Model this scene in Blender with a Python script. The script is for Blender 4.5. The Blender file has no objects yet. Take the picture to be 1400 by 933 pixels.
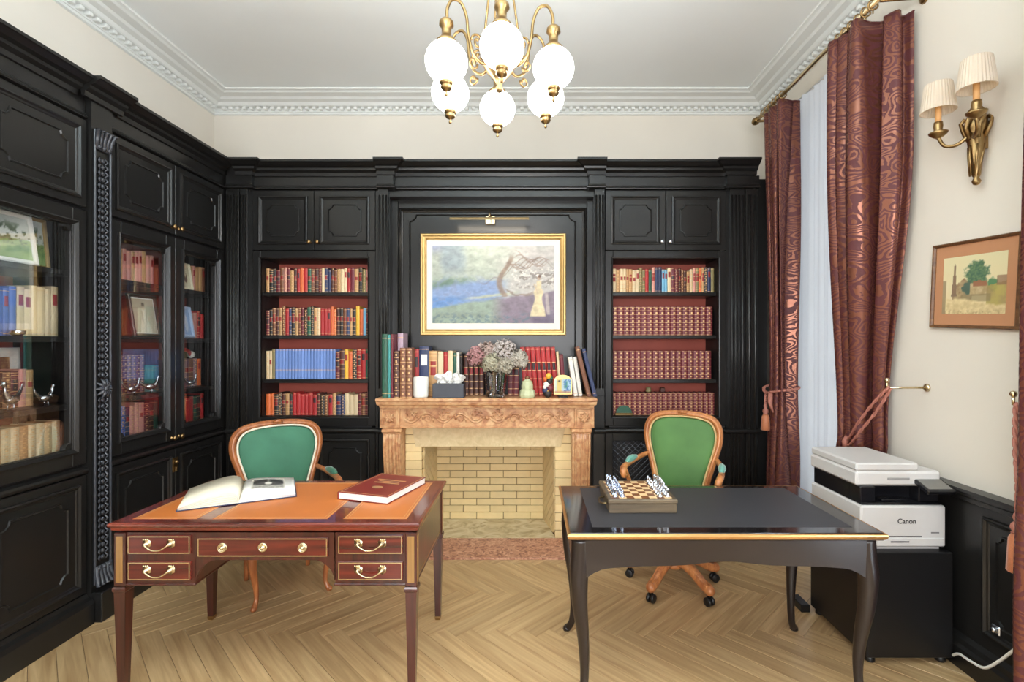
import bpy, bmesh, math, random
from mathutils import Vector, Matrix, noise

SC = bpy.context.scene
COL = SC.collection
RND = random.Random(11)
PI = math.pi

# ------------------------------------------------------------------ camera, world, lights, exposure
EYE = 1.55                                   # camera height in metres
FPX = 680.0                                  # focal length in pixels of the 1400 px wide frame
cam_d = bpy.data.cameras.new('camera')
cam_d.sensor_fit = 'HORIZONTAL'
cam_d.sensor_width = 36.0
cam_d.lens = FPX / 1400 * 36.0
cam_d.shift_x = -0.020
cam_d.shift_y = 0.0025
cam_d.clip_start = 0.05
cam = bpy.data.objects.new('camera', cam_d)
cam.location = (0, 0, EYE)
cam.rotation_euler = (PI / 2, 0, 0)
COL.objects.link(cam)
SC.camera = cam

world = bpy.data.worlds.new('overcast_sky')
SC.world = world
world.use_nodes = True
wb = world.node_tree.nodes['Background']
wb.inputs[0].default_value = (0.80, 0.89, 1.0, 1)
wb.inputs[1].default_value = 0.4

def area(name, loc, rot, sx, sy, power, col):
    d = bpy.data.lights.new(name, 'AREA')
    d.shape = 'RECTANGLE'
    d.size, d.size_y, d.energy, d.color = sx, sy, power, col
    o = bpy.data.objects.new(name, d)
    o.location, o.rotation_euler = loc, rot
    COL.objects.link(o)
    return o

# daylight outside the two tall windows of the wall on the right
area('daylight_far_window', (2.62, 3.43, 1.75), (0, PI / 2, 0), 3.2, 1.2, 11, (0.88, 0.94, 1.0))
area('daylight_near_window', (2.62, 0.75, 1.75), (0, PI / 2, 0), 3.2, 1.2, 270, (0.84, 0.92, 1.0))
# unseen fill lights, added behind and above the camera
area('rear_fill', (-0.3, -1.8, 1.75), (PI / 2, 0, 0), 3.2, 1.4, 130, (0.97, 0.98, 1.0))  # added frontal fill for the back half of the room
area('ceiling_fill', (-0.3, 0.55, 2.85), (PI, 0, 0), 2.0, 1.2, 100, (0.76, 0.93, 1.0))  # added upward wash that brightens the room off the ceiling

SC.view_settings.view_transform = 'Standard'
SC.view_settings.look = 'None'
SC.view_settings.gamma = 1.0
SC.view_settings.use_curve_mapping = False
SC.view_settings.exposure = 0.40

# ------------------------------------------------------------------ helpers
def lin(c):
    c = c / 255.0
    return c / 12.92 if c <= 0.04045 else ((c + 0.055) / 1.055) ** 2.4
def rgb(r, g, b): return (lin(r), lin(g), lin(b), 1.0)

def setin(n, key, val):
    if key in n.inputs: n.inputs[key].default_value = val

def newmat(name):
    m = bpy.data.materials.new(name)
    m.use_nodes = True
    nt = m.node_tree
    return m, nt, nt.nodes, nt.links, nt.nodes['Principled BSDF']

def pm(name, col, rough=0.5, metal=0.0, var=0.12, scale=18.0, bump=0.0, bscale=None, spec=None, sheen=0.0, coat=0.0, trans=0.0, sss=0.0, rand=0.0):
    """principled material, colour broken up by noise; rand: brightness differs from object to object"""
    m, nt, N, L, b = newmat(name)
    tc = N.new('ShaderNodeTexCoord')
    nz = N.new('ShaderNodeTexNoise'); nz.inputs['Scale'].default_value = scale; nz.inputs['Detail'].default_value = 4
    L.new(tc.outputs['Object'], nz.inputs['Vector'])
    mx = N.new('ShaderNodeMix'); mx.data_type = 'RGBA'
    mx.inputs['A'].default_value = [max(0, c * (1 - var)) for c in col[:3]] + [1]
    mx.inputs['B'].default_value = [min(1, c * (1 + var)) for c in col[:3]] + [1]
    L.new(nz.outputs['Fac'], mx.inputs['Factor'])
    out = mx.outputs['Result']
    if rand:
        oi = N.new('ShaderNodeObjectInfo')
        mr = N.new('ShaderNodeMapRange'); mr.inputs['To Min'].default_value = 1 - rand; mr.inputs['To Max'].default_value = 1 + rand
        L.new(oi.outputs['Random'], mr.inputs['Value'])
        hs = N.new('ShaderNodeHueSaturation'); L.new(mr.outputs[0], hs.inputs['Value']); L.new(out, hs.inputs['Color'])
        out = hs.outputs['Color']
    L.new(out, b.inputs['Base Color'])
    b.inputs['Roughness'].default_value = rough
    b.inputs['Metallic'].default_value = metal
    if spec is not None: setin(b, 'Specular IOR Level', spec)
    if sheen: setin(b, 'Sheen Weight', sheen); setin(b, 'Sheen Roughness', 0.35)
    if coat: setin(b, 'Coat Weight', coat); setin(b, 'Coat Roughness', 0.08)
    if trans: setin(b, 'Transmission Weight', trans)
    if bump:
        n2 = N.new('ShaderNodeTexNoise'); n2.inputs['Scale'].default_value = bscale or scale * 4; n2.inputs['Detail'].default_value = 5
        L.new(tc.outputs['Object'], n2.inputs['Vector'])
        bp = N.new('ShaderNodeBump'); bp.inputs['Strength'].default_value = bump; bp.inputs['Distance'].default_value = 0.004
        L.new(n2.outputs['Fac'], bp.inputs['Height']); L.new(bp.outputs['Normal'], b.inputs['Normal'])
    return m

def wood(name, dark, light, axis=0, rough=0.35, coat=0.0, scale=1.0, rand=0.0, bump=0.05):
    """wood with the grain along one object axis"""
    m, nt, N, L, b = newmat(name)
    tc = N.new('ShaderNodeTexCoord'); mp = N.new('ShaderNodeMapping')
    s = [38 * scale] * 3; s[axis] = 2.2 * scale
    mp.inputs['Scale'].default_value = s
    L.new(tc.outputs['Object'], mp.inputs['Vector'])
    vec = mp.outputs['Vector']
    if rand:
        oi = N.new('ShaderNodeObjectInfo'); ad = N.new('ShaderNodeVectorMath'); ad.operation = 'ADD'
        cb = N.new('ShaderNodeCombineXYZ'); ml = N.new('ShaderNodeMath'); ml.operation = 'MULTIPLY'; ml.inputs[1].default_value = 91.0
        L.new(oi.outputs['Random'], ml.inputs[0])
        for k in range(3): L.new(ml.outputs[0], cb.inputs[k])
        L.new(vec, ad.inputs[0]); L.new(cb.outputs[0], ad.inputs[1]); vec = ad.outputs[0]
    nz = N.new('ShaderNodeTexNoise'); nz.inputs['Scale'].default_value = 1.0; nz.inputs['Detail'].default_value = 6; nz.inputs['Distortion'].default_value = 0.6
    L.new(vec, nz.inputs['Vector'])
    cr = N.new('ShaderNodeValToRGB')
    cr.color_ramp.elements[0].position = 0.28; cr.color_ramp.elements[0].color = dark
    cr.color_ramp.elements[1].position = 0.72; cr.color_ramp.elements[1].color = light
    L.new(nz.outputs['Fac'], cr.inputs['Fac'])
    out = cr.outputs['Color']
    if rand:
        mr = N.new('ShaderNodeMapRange'); mr.inputs['To Min'].default_value = 1 - rand; mr.inputs['To Max'].default_value = 1 + rand
        L.new(oi.outputs['Random'], mr.inputs['Value'])
        hs = N.new('ShaderNodeHueSaturation'); L.new(mr.outputs[0], hs.inputs['Value']); L.new(out, hs.inputs['Color'])
        out = hs.outputs['Color']
    L.new(out, b.inputs['Base Color'])
    b.inputs['Roughness'].default_value = rough
    if coat: setin(b, 'Coat Weight', coat); setin(b, 'Coat Roughness', 0.06)
    bp = N.new('ShaderNodeBump'); bp.inputs['Strength'].default_value = bump; bp.inputs['Distance'].default_value = 0.002
    L.new(nz.outputs['Fac'], bp.inputs['Height']); L.new(bp.outputs['Normal'], b.inputs['Normal'])
    return m

def emit(name, col, strength):
    m, nt, N, L, b = newmat(name)
    b.inputs['Base Color'].default_value = col
    setin(b, 'Emission Color', col); setin(b, 'Emission Strength', strength)
    b.inputs['Roughness'].default_value = 0.25
    return m

def clear_glass(name, tint=(0.97, 0.98, 0.98, 1), gloss=1.0):
    """thin pane: see-through with a fresnel reflection"""
    m, nt, N, L, b = newmat(name)
    N.remove(b)
    tr = N.new('ShaderNodeBsdfTransparent'); tr.inputs[0].default_value = tint
    gl = N.new('ShaderNodeBsdfGlossy'); gl.inputs['Roughness'].default_value = 0.02
    fr = N.new('ShaderNodeFresnel'); fr.inputs[0].default_value = 1.45
    ml = N.new('ShaderNodeMath'); ml.operation = 'MULTIPLY'; ml.inputs[1].default_value = gloss
    mx = N.new('ShaderNodeMixShader')
    L.new(fr.outputs[0], ml.inputs[0]); L.new(ml.outputs[0], mx.inputs[0])
    L.new(tr.outputs[0], mx.inputs[1]); L.new(gl.outputs[0], mx.inputs[2])
    L.new(mx.outputs[0], N['Material Output'].inputs[0])
    return m

WM = {}                                      # world matrix of every thing, for parts built in world coordinates

class MB:
    """collects geometry and links it as ONE mesh object"""
    def __init__(s, xf=None):
        s.v, s.f, s.mi, s.sm = [], [], [], []
        s.xf = xf or (lambda u, v, w: (u, v, w))
    def add(s, vs, fs, mi=0, smooth=False):
        o = len(s.v)
        s.v += [s.xf(*p) for p in vs]
        for f in fs:
            s.f.append([i + o for i in f]); s.mi.append(mi); s.sm.append(smooth)
    def box(s, a0, a1, b0, b1, c0, c1, mi=0, b=0.0):
        if b <= 0:
            vs = [(x, y, z) for x in (a0, a1) for y in (b0, b1) for z in (c0, c1)]
            s.add(vs, [(0, 1, 3, 2), (4, 6, 7, 5), (0, 4, 5, 1), (2, 3, 7, 6), (0, 2, 6, 4), (1, 5, 7, 3)], mi)
            return
        b = min(b, (a1 - a0) * .45, (b1 - b0) * .45, (c1 - c0) * .45)
        vs, idx = [], {}
        for i, (x, dx) in enumerate(((a0, b), (a1, -b))):
            for j, (y, dy) in enumerate(((b0, b), (b1, -b))):
                for k, (z, dz) in enumerate(((c0, b), (c1, -b))):
                    idx[i, j, k] = len(vs)
                    vs += [(x, y + dy, z + dz), (x + dx, y, z + dz), (x + dx, y + dy, z)]
        I = lambda i, j, k, a: idx[i, j, k] + a
        fs = []
        for i in (0, 1): fs.append([I(i, 0, 0, 0), I(i, 1, 0, 0), I(i, 1, 1, 0), I(i, 0, 1, 0)])
        for j in (0, 1): fs.append([I(0, j, 0, 1), I(1, j, 0, 1), I(1, j, 1, 1), I(0, j, 1, 1)])
        for k in (0, 1): fs.append([I(0, 0, k, 2), I(1, 0, k, 2), I(1, 1, k, 2), I(0, 1, k, 2)])
        for i in (0, 1):
            for j in (0, 1): fs.append([I(i, j, 0, 0), I(i, j, 1, 0), I(i, j, 1, 1), I(i, j, 0, 1)])
            for k in (0, 1): fs.append([I(i, 0, k, 0), I(i, 1, k, 0), I(i, 1, k, 2), I(i, 0, k, 2)])
        for j in (0, 1):
            for k in (0, 1): fs.append([I(0, j, k, 1), I(1, j, k, 1), I(1, j, k, 2), I(0, j, k, 2)])
        for key in idx: fs.append([idx[key], idx[key] + 1, idx[key] + 2])
        s.add(vs, fs, mi)
    def prism(s, poly, w0, w1, mi=0, smooth=False):
        n = len(poly)
        vs = [(u, v, w0) for u, v in poly] + [(u, v, w1) for u, v in poly]
        fs = [list(range(n))[::-1], list(range(n, 2 * n))]
        s.add(vs, fs, mi)
        o = len(s.v) - 2 * n
        for i in range(n):
            j = (i + 1) % n
            s.f.append([o + i, o + j, o + n + j, o + n + i]); s.mi.append(mi); s.sm.append(smooth)
    def lathe(s, prof, c=(0, 0, 0), n=16, mi=0, smooth=True, M=None, flute=0.0, caps=True):
        vs, fs = [], []
        for r, z in prof:
            for i in range(n):
                a = 2 * PI * i / n
                rr = r * (1 + (flute if i % 2 else -flute))
                p = Vector((rr * math.cos(a), rr * math.sin(a), z))
                if M is not None: p = M @ p
                vs.append((p.x + c[0], p.y + c[1], p.z + c[2]))
        for k in range(len(prof) - 1):
            for i in range(n):
                j = (i + 1) % n
                fs.append([k * n + i, k * n + j, (k + 1) * n + j, (k + 1) * n + i])
        if caps and prof[0][0] > 1e-6: fs.append(list(range(n))[::-1])
        if caps and prof[-1][0] > 1e-6: fs.append([(len(prof) - 1) * n + i for i in range(n)])
        s.add(vs, fs, mi, smooth)
    def sphere(s, c, r, n=12, m=8, mi=0, sc=(1, 1, 1)):
        prof = [(max(1e-7, math.sin(PI * k / m)), -math.cos(PI * k / m)) for k in range(m + 1)]
        s.lathe(prof, c, n, mi, True, Matrix.Diagonal((r * sc[0], r * sc[1], r * sc[2])))
    def tube(s, pts, r, n=8, mi=0, closed=False, smooth=True, flat=1.0):
        P = [Vector(p) for p in pts]
        m = len(P)
        rs = r if isinstance(r, (list, tuple)) else [r] * m
        T = []
        for i in range(m):
            a = P[(i - 1) % m] if (closed or i > 0) else P[i]
            b = P[(i + 1) % m] if (closed or i < m - 1) else P[i]
            T.append((b - a).normalized() if (b - a).length > 1e-9 else Vector((0, 0, 1)))
        up = Vector((0, 0, 1)) if abs(T[0].z) < 0.9 else Vector((1, 0, 0))
        nrm = (up - T[0] * up.dot(T[0])).normalized()
        vs, fs = [], []
        for i in range(m):
            nrm = nrm - T[i] * nrm.dot(T[i])
            nrm = nrm.normalized() if nrm.length > 1e-6 else T[i].orthogonal().normalized()
            bn = T[i].cross(nrm)
            for k in range(n):
                a = 2 * PI * (k + 0.5) / n
                q = P[i] + nrm * (math.cos(a) * rs[i]) + bn * (math.sin(a) * rs[i] * flat)
                vs.append(tuple(q))
        for i in range(m if closed else m - 1):
            j = (i + 1) % m
            for k in range(n):
                l = (k + 1) % n
                fs.append([i * n + k, i * n + l, j * n + l, j * n + k])
        if not closed: fs += [list(range(n))[::-1], [(m - 1) * n + k for k in range(n)]]
        s.add(vs, fs, mi, smooth)
    def sweep(s, path, prof, closed=False, mi=0, smooth=False):
        """profile (offset to the left of the path, height) carried along a plan path with mitred corners"""
        m = len(path); n = len(prof)
        nv = []
        for i in range(m):
            def seg(a, b):
                d = Vector((path[b][0] - path[a][0], path[b][1] - path[a][1])); d.normalize()
                return Vector((-d.y, d.x))
            pn = seg((i - 1) % m, i) if (closed or i > 0) else None
            nn = seg(i, (i + 1) % m) if (closed or i < m - 1) else None
            if pn is None: v = nn
            elif nn is None: v = pn
            else:
                v = pn + nn
                v = v / max(0.3, v.length_squared) * 2 if v.length > 1e-6 else pn
            nv.append(v)
        vs = [(path[i][0] + nv[i].x * o, path[i][1] + nv[i].y * o, w) for i in range(m) for o, w in prof]
        fs = []
        for i in range(m if closed else m - 1):
            j = (i + 1) % m
            for k in range(n - 1): fs.append([i * n + k, j * n + k, j * n + k + 1, i * n + k + 1])
        if not closed: fs += [list(range(n)), [(m - 1) * n + k for k in range(n)][::-1]]
        s.add(vs, fs, mi, smooth)
    def mesh(s, name, M=None):
        me = bpy.data.meshes.new(name)
        vs = [M @ Vector(p) for p in s.v] if M is not None else s.v
        me.from_pydata([tuple(p) for p in vs], [], s.f)
        me.polygons.foreach_set('material_index', s.mi)
        me.polygons.foreach_set('use_smooth', s.sm)
        bm = bmesh.new(); bm.from_mesh(me)
        bmesh.ops.recalc_face_normals(bm, faces=bm.faces)
        bm.to_mesh(me); bm.free()
        me.update()
        return me
    def build(s, name, mats, parent=None, loc=None, rz=0.0, kind=None, label=None, cat=None, group=None):
        """parent: the thing or part above, geometry given in world coordinates; loc: the origin of a thing that is one mesh"""
        if parent is not None: M = WM[parent.name]
        elif loc is not None: M = Matrix.Translation(loc) @ Matrix.Rotation(rz, 4, 'Z')
        else: M = Matrix.Identity(4)
        me = s.mesh(name, M.inverted())
        for mt in (mats if isinstance(mats, (list, tuple)) else [mats]): me.materials.append(mt)
        o = bpy.data.objects.new(name, me)
        COL.objects.link(o)
        if parent is not None: o.parent = parent
        elif loc is not None: o.location = loc; o.rotation_euler = (0, 0, rz)
        WM[o.name] = M
        return tag(o, label, cat, group, kind)

def tag(o, label=None, cat=None, group=None, kind=None):
    for k, v in (('label', label), ('category', cat), ('group', group), ('kind', kind)):
        if v: o[k] = v
    return o

def thing(name, label, cat, loc=(0, 0, 0), rz=0.0, group=None):
    o = bpy.data.objects.new(name, None)
    o.empty_display_size = 0.1
    COL.objects.link(o)
    o.location = loc; o.rotation_euler = (0, 0, rz)
    WM[o.name] = Matrix.Translation(loc) @ Matrix.Rotation(rz, 4, 'Z')
    return tag(o, label, cat, group)

def dup(root, loc, rz=None, label=None, group=None):
    """a copy of a thing with copies of its parts and sub-parts"""
    def cp(o, par):
        c = o.copy(); COL.objects.link(c)
        if par is not None: c.parent = par
        for ch in [x for x in KIDS.get(o.name, [])]: 
            d = cp(ch, c); KIDS.setdefault(c.name, []).append(d)
        return c
    KIDS = {}
    for x in list(root.children_recursive): KIDS.setdefault(x.parent.name, []).append(x)
    r = cp(root, None)
    r.location = loc
    if rz is not None: r.rotation_euler = (0, 0, rz)
    WM[r.name] = Matrix.Translation(loc) @ Matrix.Rotation(r.rotation_euler.z, 4, 'Z')
    return tag(r, label, None, group)

def painted(name, xf, rect, w, nx, ny, fn, parent, mat):
    """a flat picture: fn(s, t) gives its printed colour in sRGB"""
    u0, u1, v0, v1 = rect
    vs, cols, fs = [], [], []
    for j in range(ny + 1):
        for i in range(nx + 1):
            s, t = i / nx, j / ny
            vs.append(Vector(xf(u0 + (u1 - u0) * s, v0 + (v1 - v0) * t, w)))
            cols.append(fn(s, t))
    for j in range(ny):
        for i in range(nx):
            a = j * (nx + 1) + i
            fs.append((a, a + 1, a + nx + 2, a + nx + 1))
    M = WM[parent.name].inverted()
    me = bpy.data.meshes.new(name)
    me.from_pydata([tuple(M @ p) for p in vs], [], fs)
    at = me.color_attributes.new('Col', 'FLOAT_COLOR', 'POINT')
    flat = []
    for c in cols: flat += [lin(max(0, min(255, c[0]))), lin(max(0, min(255, c[1]))), lin(max(0, min(255, c[2]))), 1.0]
    at.data.foreach_set('color', flat)
    me.materials.append(mat)
    o = bpy.data.objects.new(name, me); COL.objects.link(o); o.parent = parent
    WM[o.name] = WM[parent.name]
    return o

def mixc(a, b, t):
    t = max(0.0, min(1.0, t)); return tuple(x + (y - x) * t for x, y in zip(a, b))
def nz(x, y, z=0.0, o=4): return noise.fractal(Vector((x, y, z)), 0.8, 2.1, o)
def sm(a, b, x):
    t = max(0.0, min(1.0, (x - a) / (b - a))); return t * t * (3 - 2 * t)
def arc(cx, cy, r, a0, a1, n=5): return [(cx + r * math.cos(a0 + (a1 - a0) * i / n), cy + r * math.sin(a0 + (a1 - a0) * i / n)) for i in range(n + 1)]
def rect(u0, u1, v0, v1): return [(u0, v0), (u1, v0), (u1, v1), (u0, v1)]
def notched(u0, u1, v0, v1, n):
    """rectangle whose corners are bitten by a quarter circle"""
    return arc(u0, v0, n, PI / 2, 0, 3) + arc(u1, v0, n, PI, PI / 2, 3) + arc(u1, v1, n, 1.5 * PI, PI, 3) + arc(u0, v1, n, 2 * PI, 1.5 * PI, 3)
def bez(p, n=12):
    """smooth curve through points (Catmull-Rom)"""
    P = [Vector(q) for q in p]; P = [P[0] * 2 - P[1]] + P + [P[-1] * 2 - P[-2]]
    out = []
    for i in range(1, len(P) - 2):
        for k in range(n):
            t = k / n
            a, b, c, d = P[i - 1:i + 3]
            out.append(tuple(0.5 * ((2 * b) + (c - a) * t + (2 * a - 5 * b + 4 * c - d) * t * t + (3 * b - a - 3 * c + d) * t ** 3)))
    out.append(tuple(P[-2]))
    return out
def lerpn(vals, n):
    """resample a list of numbers to n values"""
    o = []
    for i in range(n):
        t = i / (n - 1) * (len(vals) - 1); k = min(int(t), len(vals) - 2)
        o.append(vals[k] + (vals[k + 1] - vals[k]) * (t - k))
    return o

ORD = ['first', 'second', 'third', 'fourth', 'fifth', 'sixth', 'seventh', 'eighth', 'ninth', 'tenth', 'eleventh', 'twelfth', 'thirteenth', 'fourteenth', 'fifteenth', 'sixteenth', 'seventeenth', 'eighteenth', 'nineteenth', 'twentieth']
ORD += ['twenty-' + o for o in ORD[:9]] + ['thirtieth'] + ['thirty-' + o for o in ORD[:9]] + ['fortieth']

# ------------------------------------------------------------------ materials
M_WALL = pm('cream_paint', rgb(226, 218, 205), 0.85, var=0.03, scale=3, bump=0.04, bscale=120)
M_CEIL = pm('ceiling_paint', rgb(236, 238, 236), 0.9, var=0.02, scale=3)
M_PLASTER = pm('white_plaster', rgb(226, 227, 223), 0.7, var=0.03, scale=8)
M_BLACK = pm('black_satin_paint', rgb(27, 26, 25), 0.28, var=0.10, scale=5, bump=0.03, bscale=60, spec=0.45)
M_CARVED = pm('sheen_lightened_black', rgb(58, 60, 66), 0.26, var=0.15, scale=30, spec=0.6)  # base grey lightened to stand in for the silvery highlights on black
M_BLACKD = pm('black_interior_paint', rgb(24, 22, 22), 0.5, var=0.1)
M_RED = pm('red_brown_lining', rgb(172, 82, 66), 0.6, var=0.15, scale=9)
M_BRASS = pm('aged_brass', rgb(158, 130, 88), 0.32, 1.0, var=0.2, scale=30)
M_BRASSP = pm('pale_brass', rgb(214, 196, 160), 0.25, 1.0, var=0.15, scale=30)
M_GOLD = pm('gilt_wood', rgb(202, 168, 108), 0.38, 0.7, var=0.2, scale=25)
M_SILVER = pm('polished_silver', rgb(205, 208, 214), 0.18, 1.0, var=0.08)
M_SILVERB = pm('blue_silver', rgb(186, 198, 220), 0.2, 1.0, var=0.08)
M_PAPER = pm('page_paper', rgb(226, 215, 190), 0.8, var=0.1, scale=60)
M_WHITEP = pm('white_paper', rgb(236, 232, 224), 0.8, var=0.04)
M_GILT = pm('gilt_tooling', rgb(222, 178, 126), 0.4, 0.55, var=0.2, scale=60)
M_GLASS = clear_glass('cabinet_glass', gloss=0.30)
M_PAINT, _nt, _N, _L, _b = newmat('printed_picture')
_a = _N.new('ShaderNodeVertexColor'); _a.layer_name = 'Col'; _L.new(_a.outputs['Color'], _b.inputs['Base Color']); _b.inputs['Roughness'].default_value = 0.55
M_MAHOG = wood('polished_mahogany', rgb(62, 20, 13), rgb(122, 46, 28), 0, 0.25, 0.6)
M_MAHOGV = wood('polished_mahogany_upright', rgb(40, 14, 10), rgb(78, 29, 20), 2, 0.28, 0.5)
M_MAHOGD = wood('drawer_mahogany', rgb(62, 17, 13), rgb(104, 33, 23), 0, 0.25, 0.5)
M_OLIVE = wood('olive_veneer', rgb(120, 84, 44), rgb(160, 120, 66), 2, 0.3, 0.4)
M_LEATHER = pm('tan_desk_leather', rgb(196, 112, 50), 0.42, var=0.10, scale=7, bump=0.08, bscale=180)
M_BLKLEATHER = pm('black_desk_leather', rgb(52, 52, 55), 0.45, var=0.14, scale=9, bump=0.1, bscale=200)
M_LACQ = pm('black_lacquer', rgb(24, 19, 20), 0.12, var=0.2, scale=8, coat=0.5)
M_LACQM = pm('dark_lacquered_wood', rgb(30, 22, 21), 0.3, var=0.15, scale=8, coat=0.2)
M_WALNUT = wood('carved_walnut', rgb(128, 70, 36), rgb(188, 116, 66), 2, 0.35, 0.3)
M_FRUIT = wood('carved_fruitwood', rgb(150, 84, 46), rgb(212, 142, 84), 2, 0.35, 0.3)
M_VELVET = pm('green_velvet', rgb(58, 110, 84), 0.75, var=0.42, scale=5, bump=0.1, bscale=140, sheen=0.7)
M_VELVETG = pm('moss_green_velvet', rgb(78, 118, 62), 0.7, var=0.5, scale=4, bump=0.1, bscale=140, sheen=0.7)
M_PIPING = pm('cream_piping', rgb(222, 212, 190), 0.6)
M_RUBBER = pm('black_caster', rgb(20, 20, 21), 0.35)
# ================================================================== the room
XL, XR, YB, YN, ZC = -2.88, 2.10, 4.50, -2.20, 3.74
ST = 'structure'

m = MB(); m.box(XL - .2, XR + .45, YN - .2, YB + .2, -0.15, -0.0125)
floor = m.build('floor', pm('floor_screed', rgb(90, 66, 42), 0.8), kind=ST)

M_OAK = wood('oak_parquet', rgb(164, 130, 88), rgb(204, 172, 126), 0, 0.30, 0.10, rand=0.10, bump=0.06)
PL_, PW_ = 0.60, 0.10
pb = MB(); pb.box(0.0008, PL_ - 0.0008, 0.0008, PW_ - 0.0008, -0.0125, 0, 0, 0.0011)
plank_me = pb.mesh('plank'); plank_me.materials.append(M_OAK)
far = MB()
rot45 = Matrix.Rotation(-PI / 4, 4, 'Z')
off = Vector((0.02, 0.085, 0))
for mm in range(-8, 9):
    for k in range(-90, 91):
        for vert in (0, 1):
            if vert: org = Matrix.Translation(((k) * PW_, k * PW_ + 2 * PL_ * mm, 0)) @ Matrix.Rotation(PI / 2, 4, 'Z')
            else: org = Matrix.Translation((k * PW_, k * PW_ + 2 * PL_ * mm, 0))
            Mx = Matrix.Translation(off) @ rot45 @ org
            c = Mx @ Vector((PL_ / 2, PW_ / 2, 0))
            if not (XL + .05 < c.x < XR + (.34 if 3.06 < c.y < 3.98 else .02) and YN + .05 < c.y < 4.2): continue
            if c.y > 1.75 and c.x > -2.75:
                o = bpy.data.objects.new('plank', plank_me); COL.objects.link(o)
                o.parent = floor; o.matrix_local = Mx
            else:
                far.xf = lambda u, v, w, Q=Mx: tuple(Q @ Vector((u, v, w)))
                far.box(0.0008, PL_ - 0.0008, 0.0008, PW_ - 0.0008, -0.0125, 0, 0)
far.build('parquet_planks', M_OAK, parent=floor, kind='stuff')

m = MB(); m.box(XL - .2, XR + .45, YN - .2, YB + .2, ZC, ZC + .15); m.build('ceiling', M_CEIL, kind=ST)
m = MB(); m.box(XL - .2, XR + .45, YB, YB + .2, -.0125, ZC); m.build('wall_back', M_WALL, kind=ST)
m = MB(); m.box(XL - .2, XL, YN - .2, YB, -.0125, ZC); m.build('wall_left', M_WALL, kind=ST)
m = MB(); m.box(XL, XR + .45, YN - .2, YN, -.0125, ZC); m.build('wall_front', pm('darkened_unseen_wall', rgb(52, 44, 40), .5), kind=ST)  # unseen rear wall, made dark so the black panels mirror less light
m = MB()
W1, W2, WZ = (2.95, 4.08), (0.15, 1.35), 3.47      # the two window openings
ys = [YN, W2[0], W2[1], W1[0], W1[1], YB]
for i in range(5):
    if i in (1, 3):
        m.box(XR, XR + .45, ys[i], ys[i + 1], WZ, ZC)
    else:
        m.box(XR, XR + .45, ys[i], ys[i + 1], -.0125, ZC)
m.build('wall_right', M_WALL, kind=ST)

M_WINFR = pm('white_window_paint', rgb(228, 228, 226), 0.5, var=0.03)
def window(name, y0, y1):
    m = MB()
    x0, x1 = XR + .26, XR + .32
    m.box(x0, x1, y0 + .002, y0 + .07, 0.0, WZ - .002, 0, .006); m.box(x0, x1, y1 - .07, y1 - .002, 0.0, WZ - .002, 0, .006)
    m.box(x0, x1, y0 + .07, y1 - .07, WZ - .08, WZ - .002, 0, .006); m.box(x0, x1, y0 + .07, y1 - .07, 0, .35, 0, .006)
    c = (y0 + y1) / 2
    m.box(x0 - .01, x1, c - .05, c + .05, .35, WZ - .08, 0, .006)
    for z in (1.25, 2.05, 2.7): m.box(x0 + .01, x1 - .01, y0 + .07, y1 - .07, z, z + .035, 0, .005)
    w = m.build(name, M_WINFR, kind=ST)
    for a, b in ((y0 + .07, c - .05), (c + .05, y1 - .07)):
        g = MB(); g.box(x0 + .028, x0 + .032, a, b, .35, WZ - .08); g.build('window_pane', M_GLASS, parent=w)
window('window_1', *W1)
window('window_2', *W2)

# plaster cornice: stepped profile, dentils below
def cor(p, z0):
    h = ZC - z0
    return [(0, z0), (.018, z0 + .004), (.022, z0 + .018), (.03, z0 + .02), (.03, z0 + .05 * h / .125), (.075, z0 + .052), (.085, z0 + .058),
            (.1, z0 + .075), (p * .55, z0 + .082), (p * .62, z0 + .094), (p * .86, z0 + .098), (p * .92, z0 + .108), (p, z0 + .112), (p, ZC - .001), (0, ZC - .001)]
m = MB()
PB, PR = 0.31, 0.20
m.sweep([(XR - .001, YN), (XR - .001, YB - .001), (XL + .001, YB - .001), (XL + .001, YN)],
        [(o, z) for o, z in cor(.26, 3.612)])
cornice = m.build('trim_1', M_PLASTER, kind=ST)
d = MB(); d.box(-.015, .015, -.040, 0, -.024, 0, 0, .003)
dent_me = d.mesh('dentil'); dent_me.materials.append(M_PLASTER)
def dentil(x, y, rz):
    o = bpy.data.objects.new('dentil', dent_me); COL.objects.link(o); o.parent = cornice
    o.location = (x, y, 3.664); o.rotation_euler = (0, 0, rz)
n = int((YB - 1.0) / .062)
for i in range(n):
    y = YB - .09 - i * .062
    dentil(XL + .03, y, PI / 2)
    dentil(XR - .03, y, -PI / 2)
n = int((XR - XL) / .062)
for i in range(1, n - 1): dentil(XL + .06 + i * .062, YB - .03, 0)

# ================================================================== built-in bookcases in black paint
XF, YF = -2.48, 4.02                      # face of the bookcases on the left, and of those on the back
def FL(u, v, w): return (XF + w, u, v)
def FB(u, v, w): return (u, YF - w, v)
ZT, ZD, ZU, ZWA = 3.005, 2.785, 2.300, 0.85   # top, top of the upper doors, foot of the upper doors, waist moulding

CROWN = [(0, 2.895), (.014, 2.898), (.018, 2.925), (.042, 2.94), (.046, 2.955), (.07, 2.965), (.092, 2.982), (.096, 2.985), (.104, 2.988), (.104, ZT), (-.02, ZT)]
FRIEZE = [(0, 2.79), (.022, 2.795), (.024, 2.803), (.012, 2.812), (.010, 2.82), (.002, 2.826), (.002, 2.895)]
WAIST = [(0, .826), (.012, .83), (.022, .838), (.026, .85), (.022, .862), (.008, .868), (0, .872)]
PLINTH = [(0, 0), (.055, 0), (.055, .115), (.045, .135), (.02, .145), (.012, .165), (0, .17)]

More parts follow.
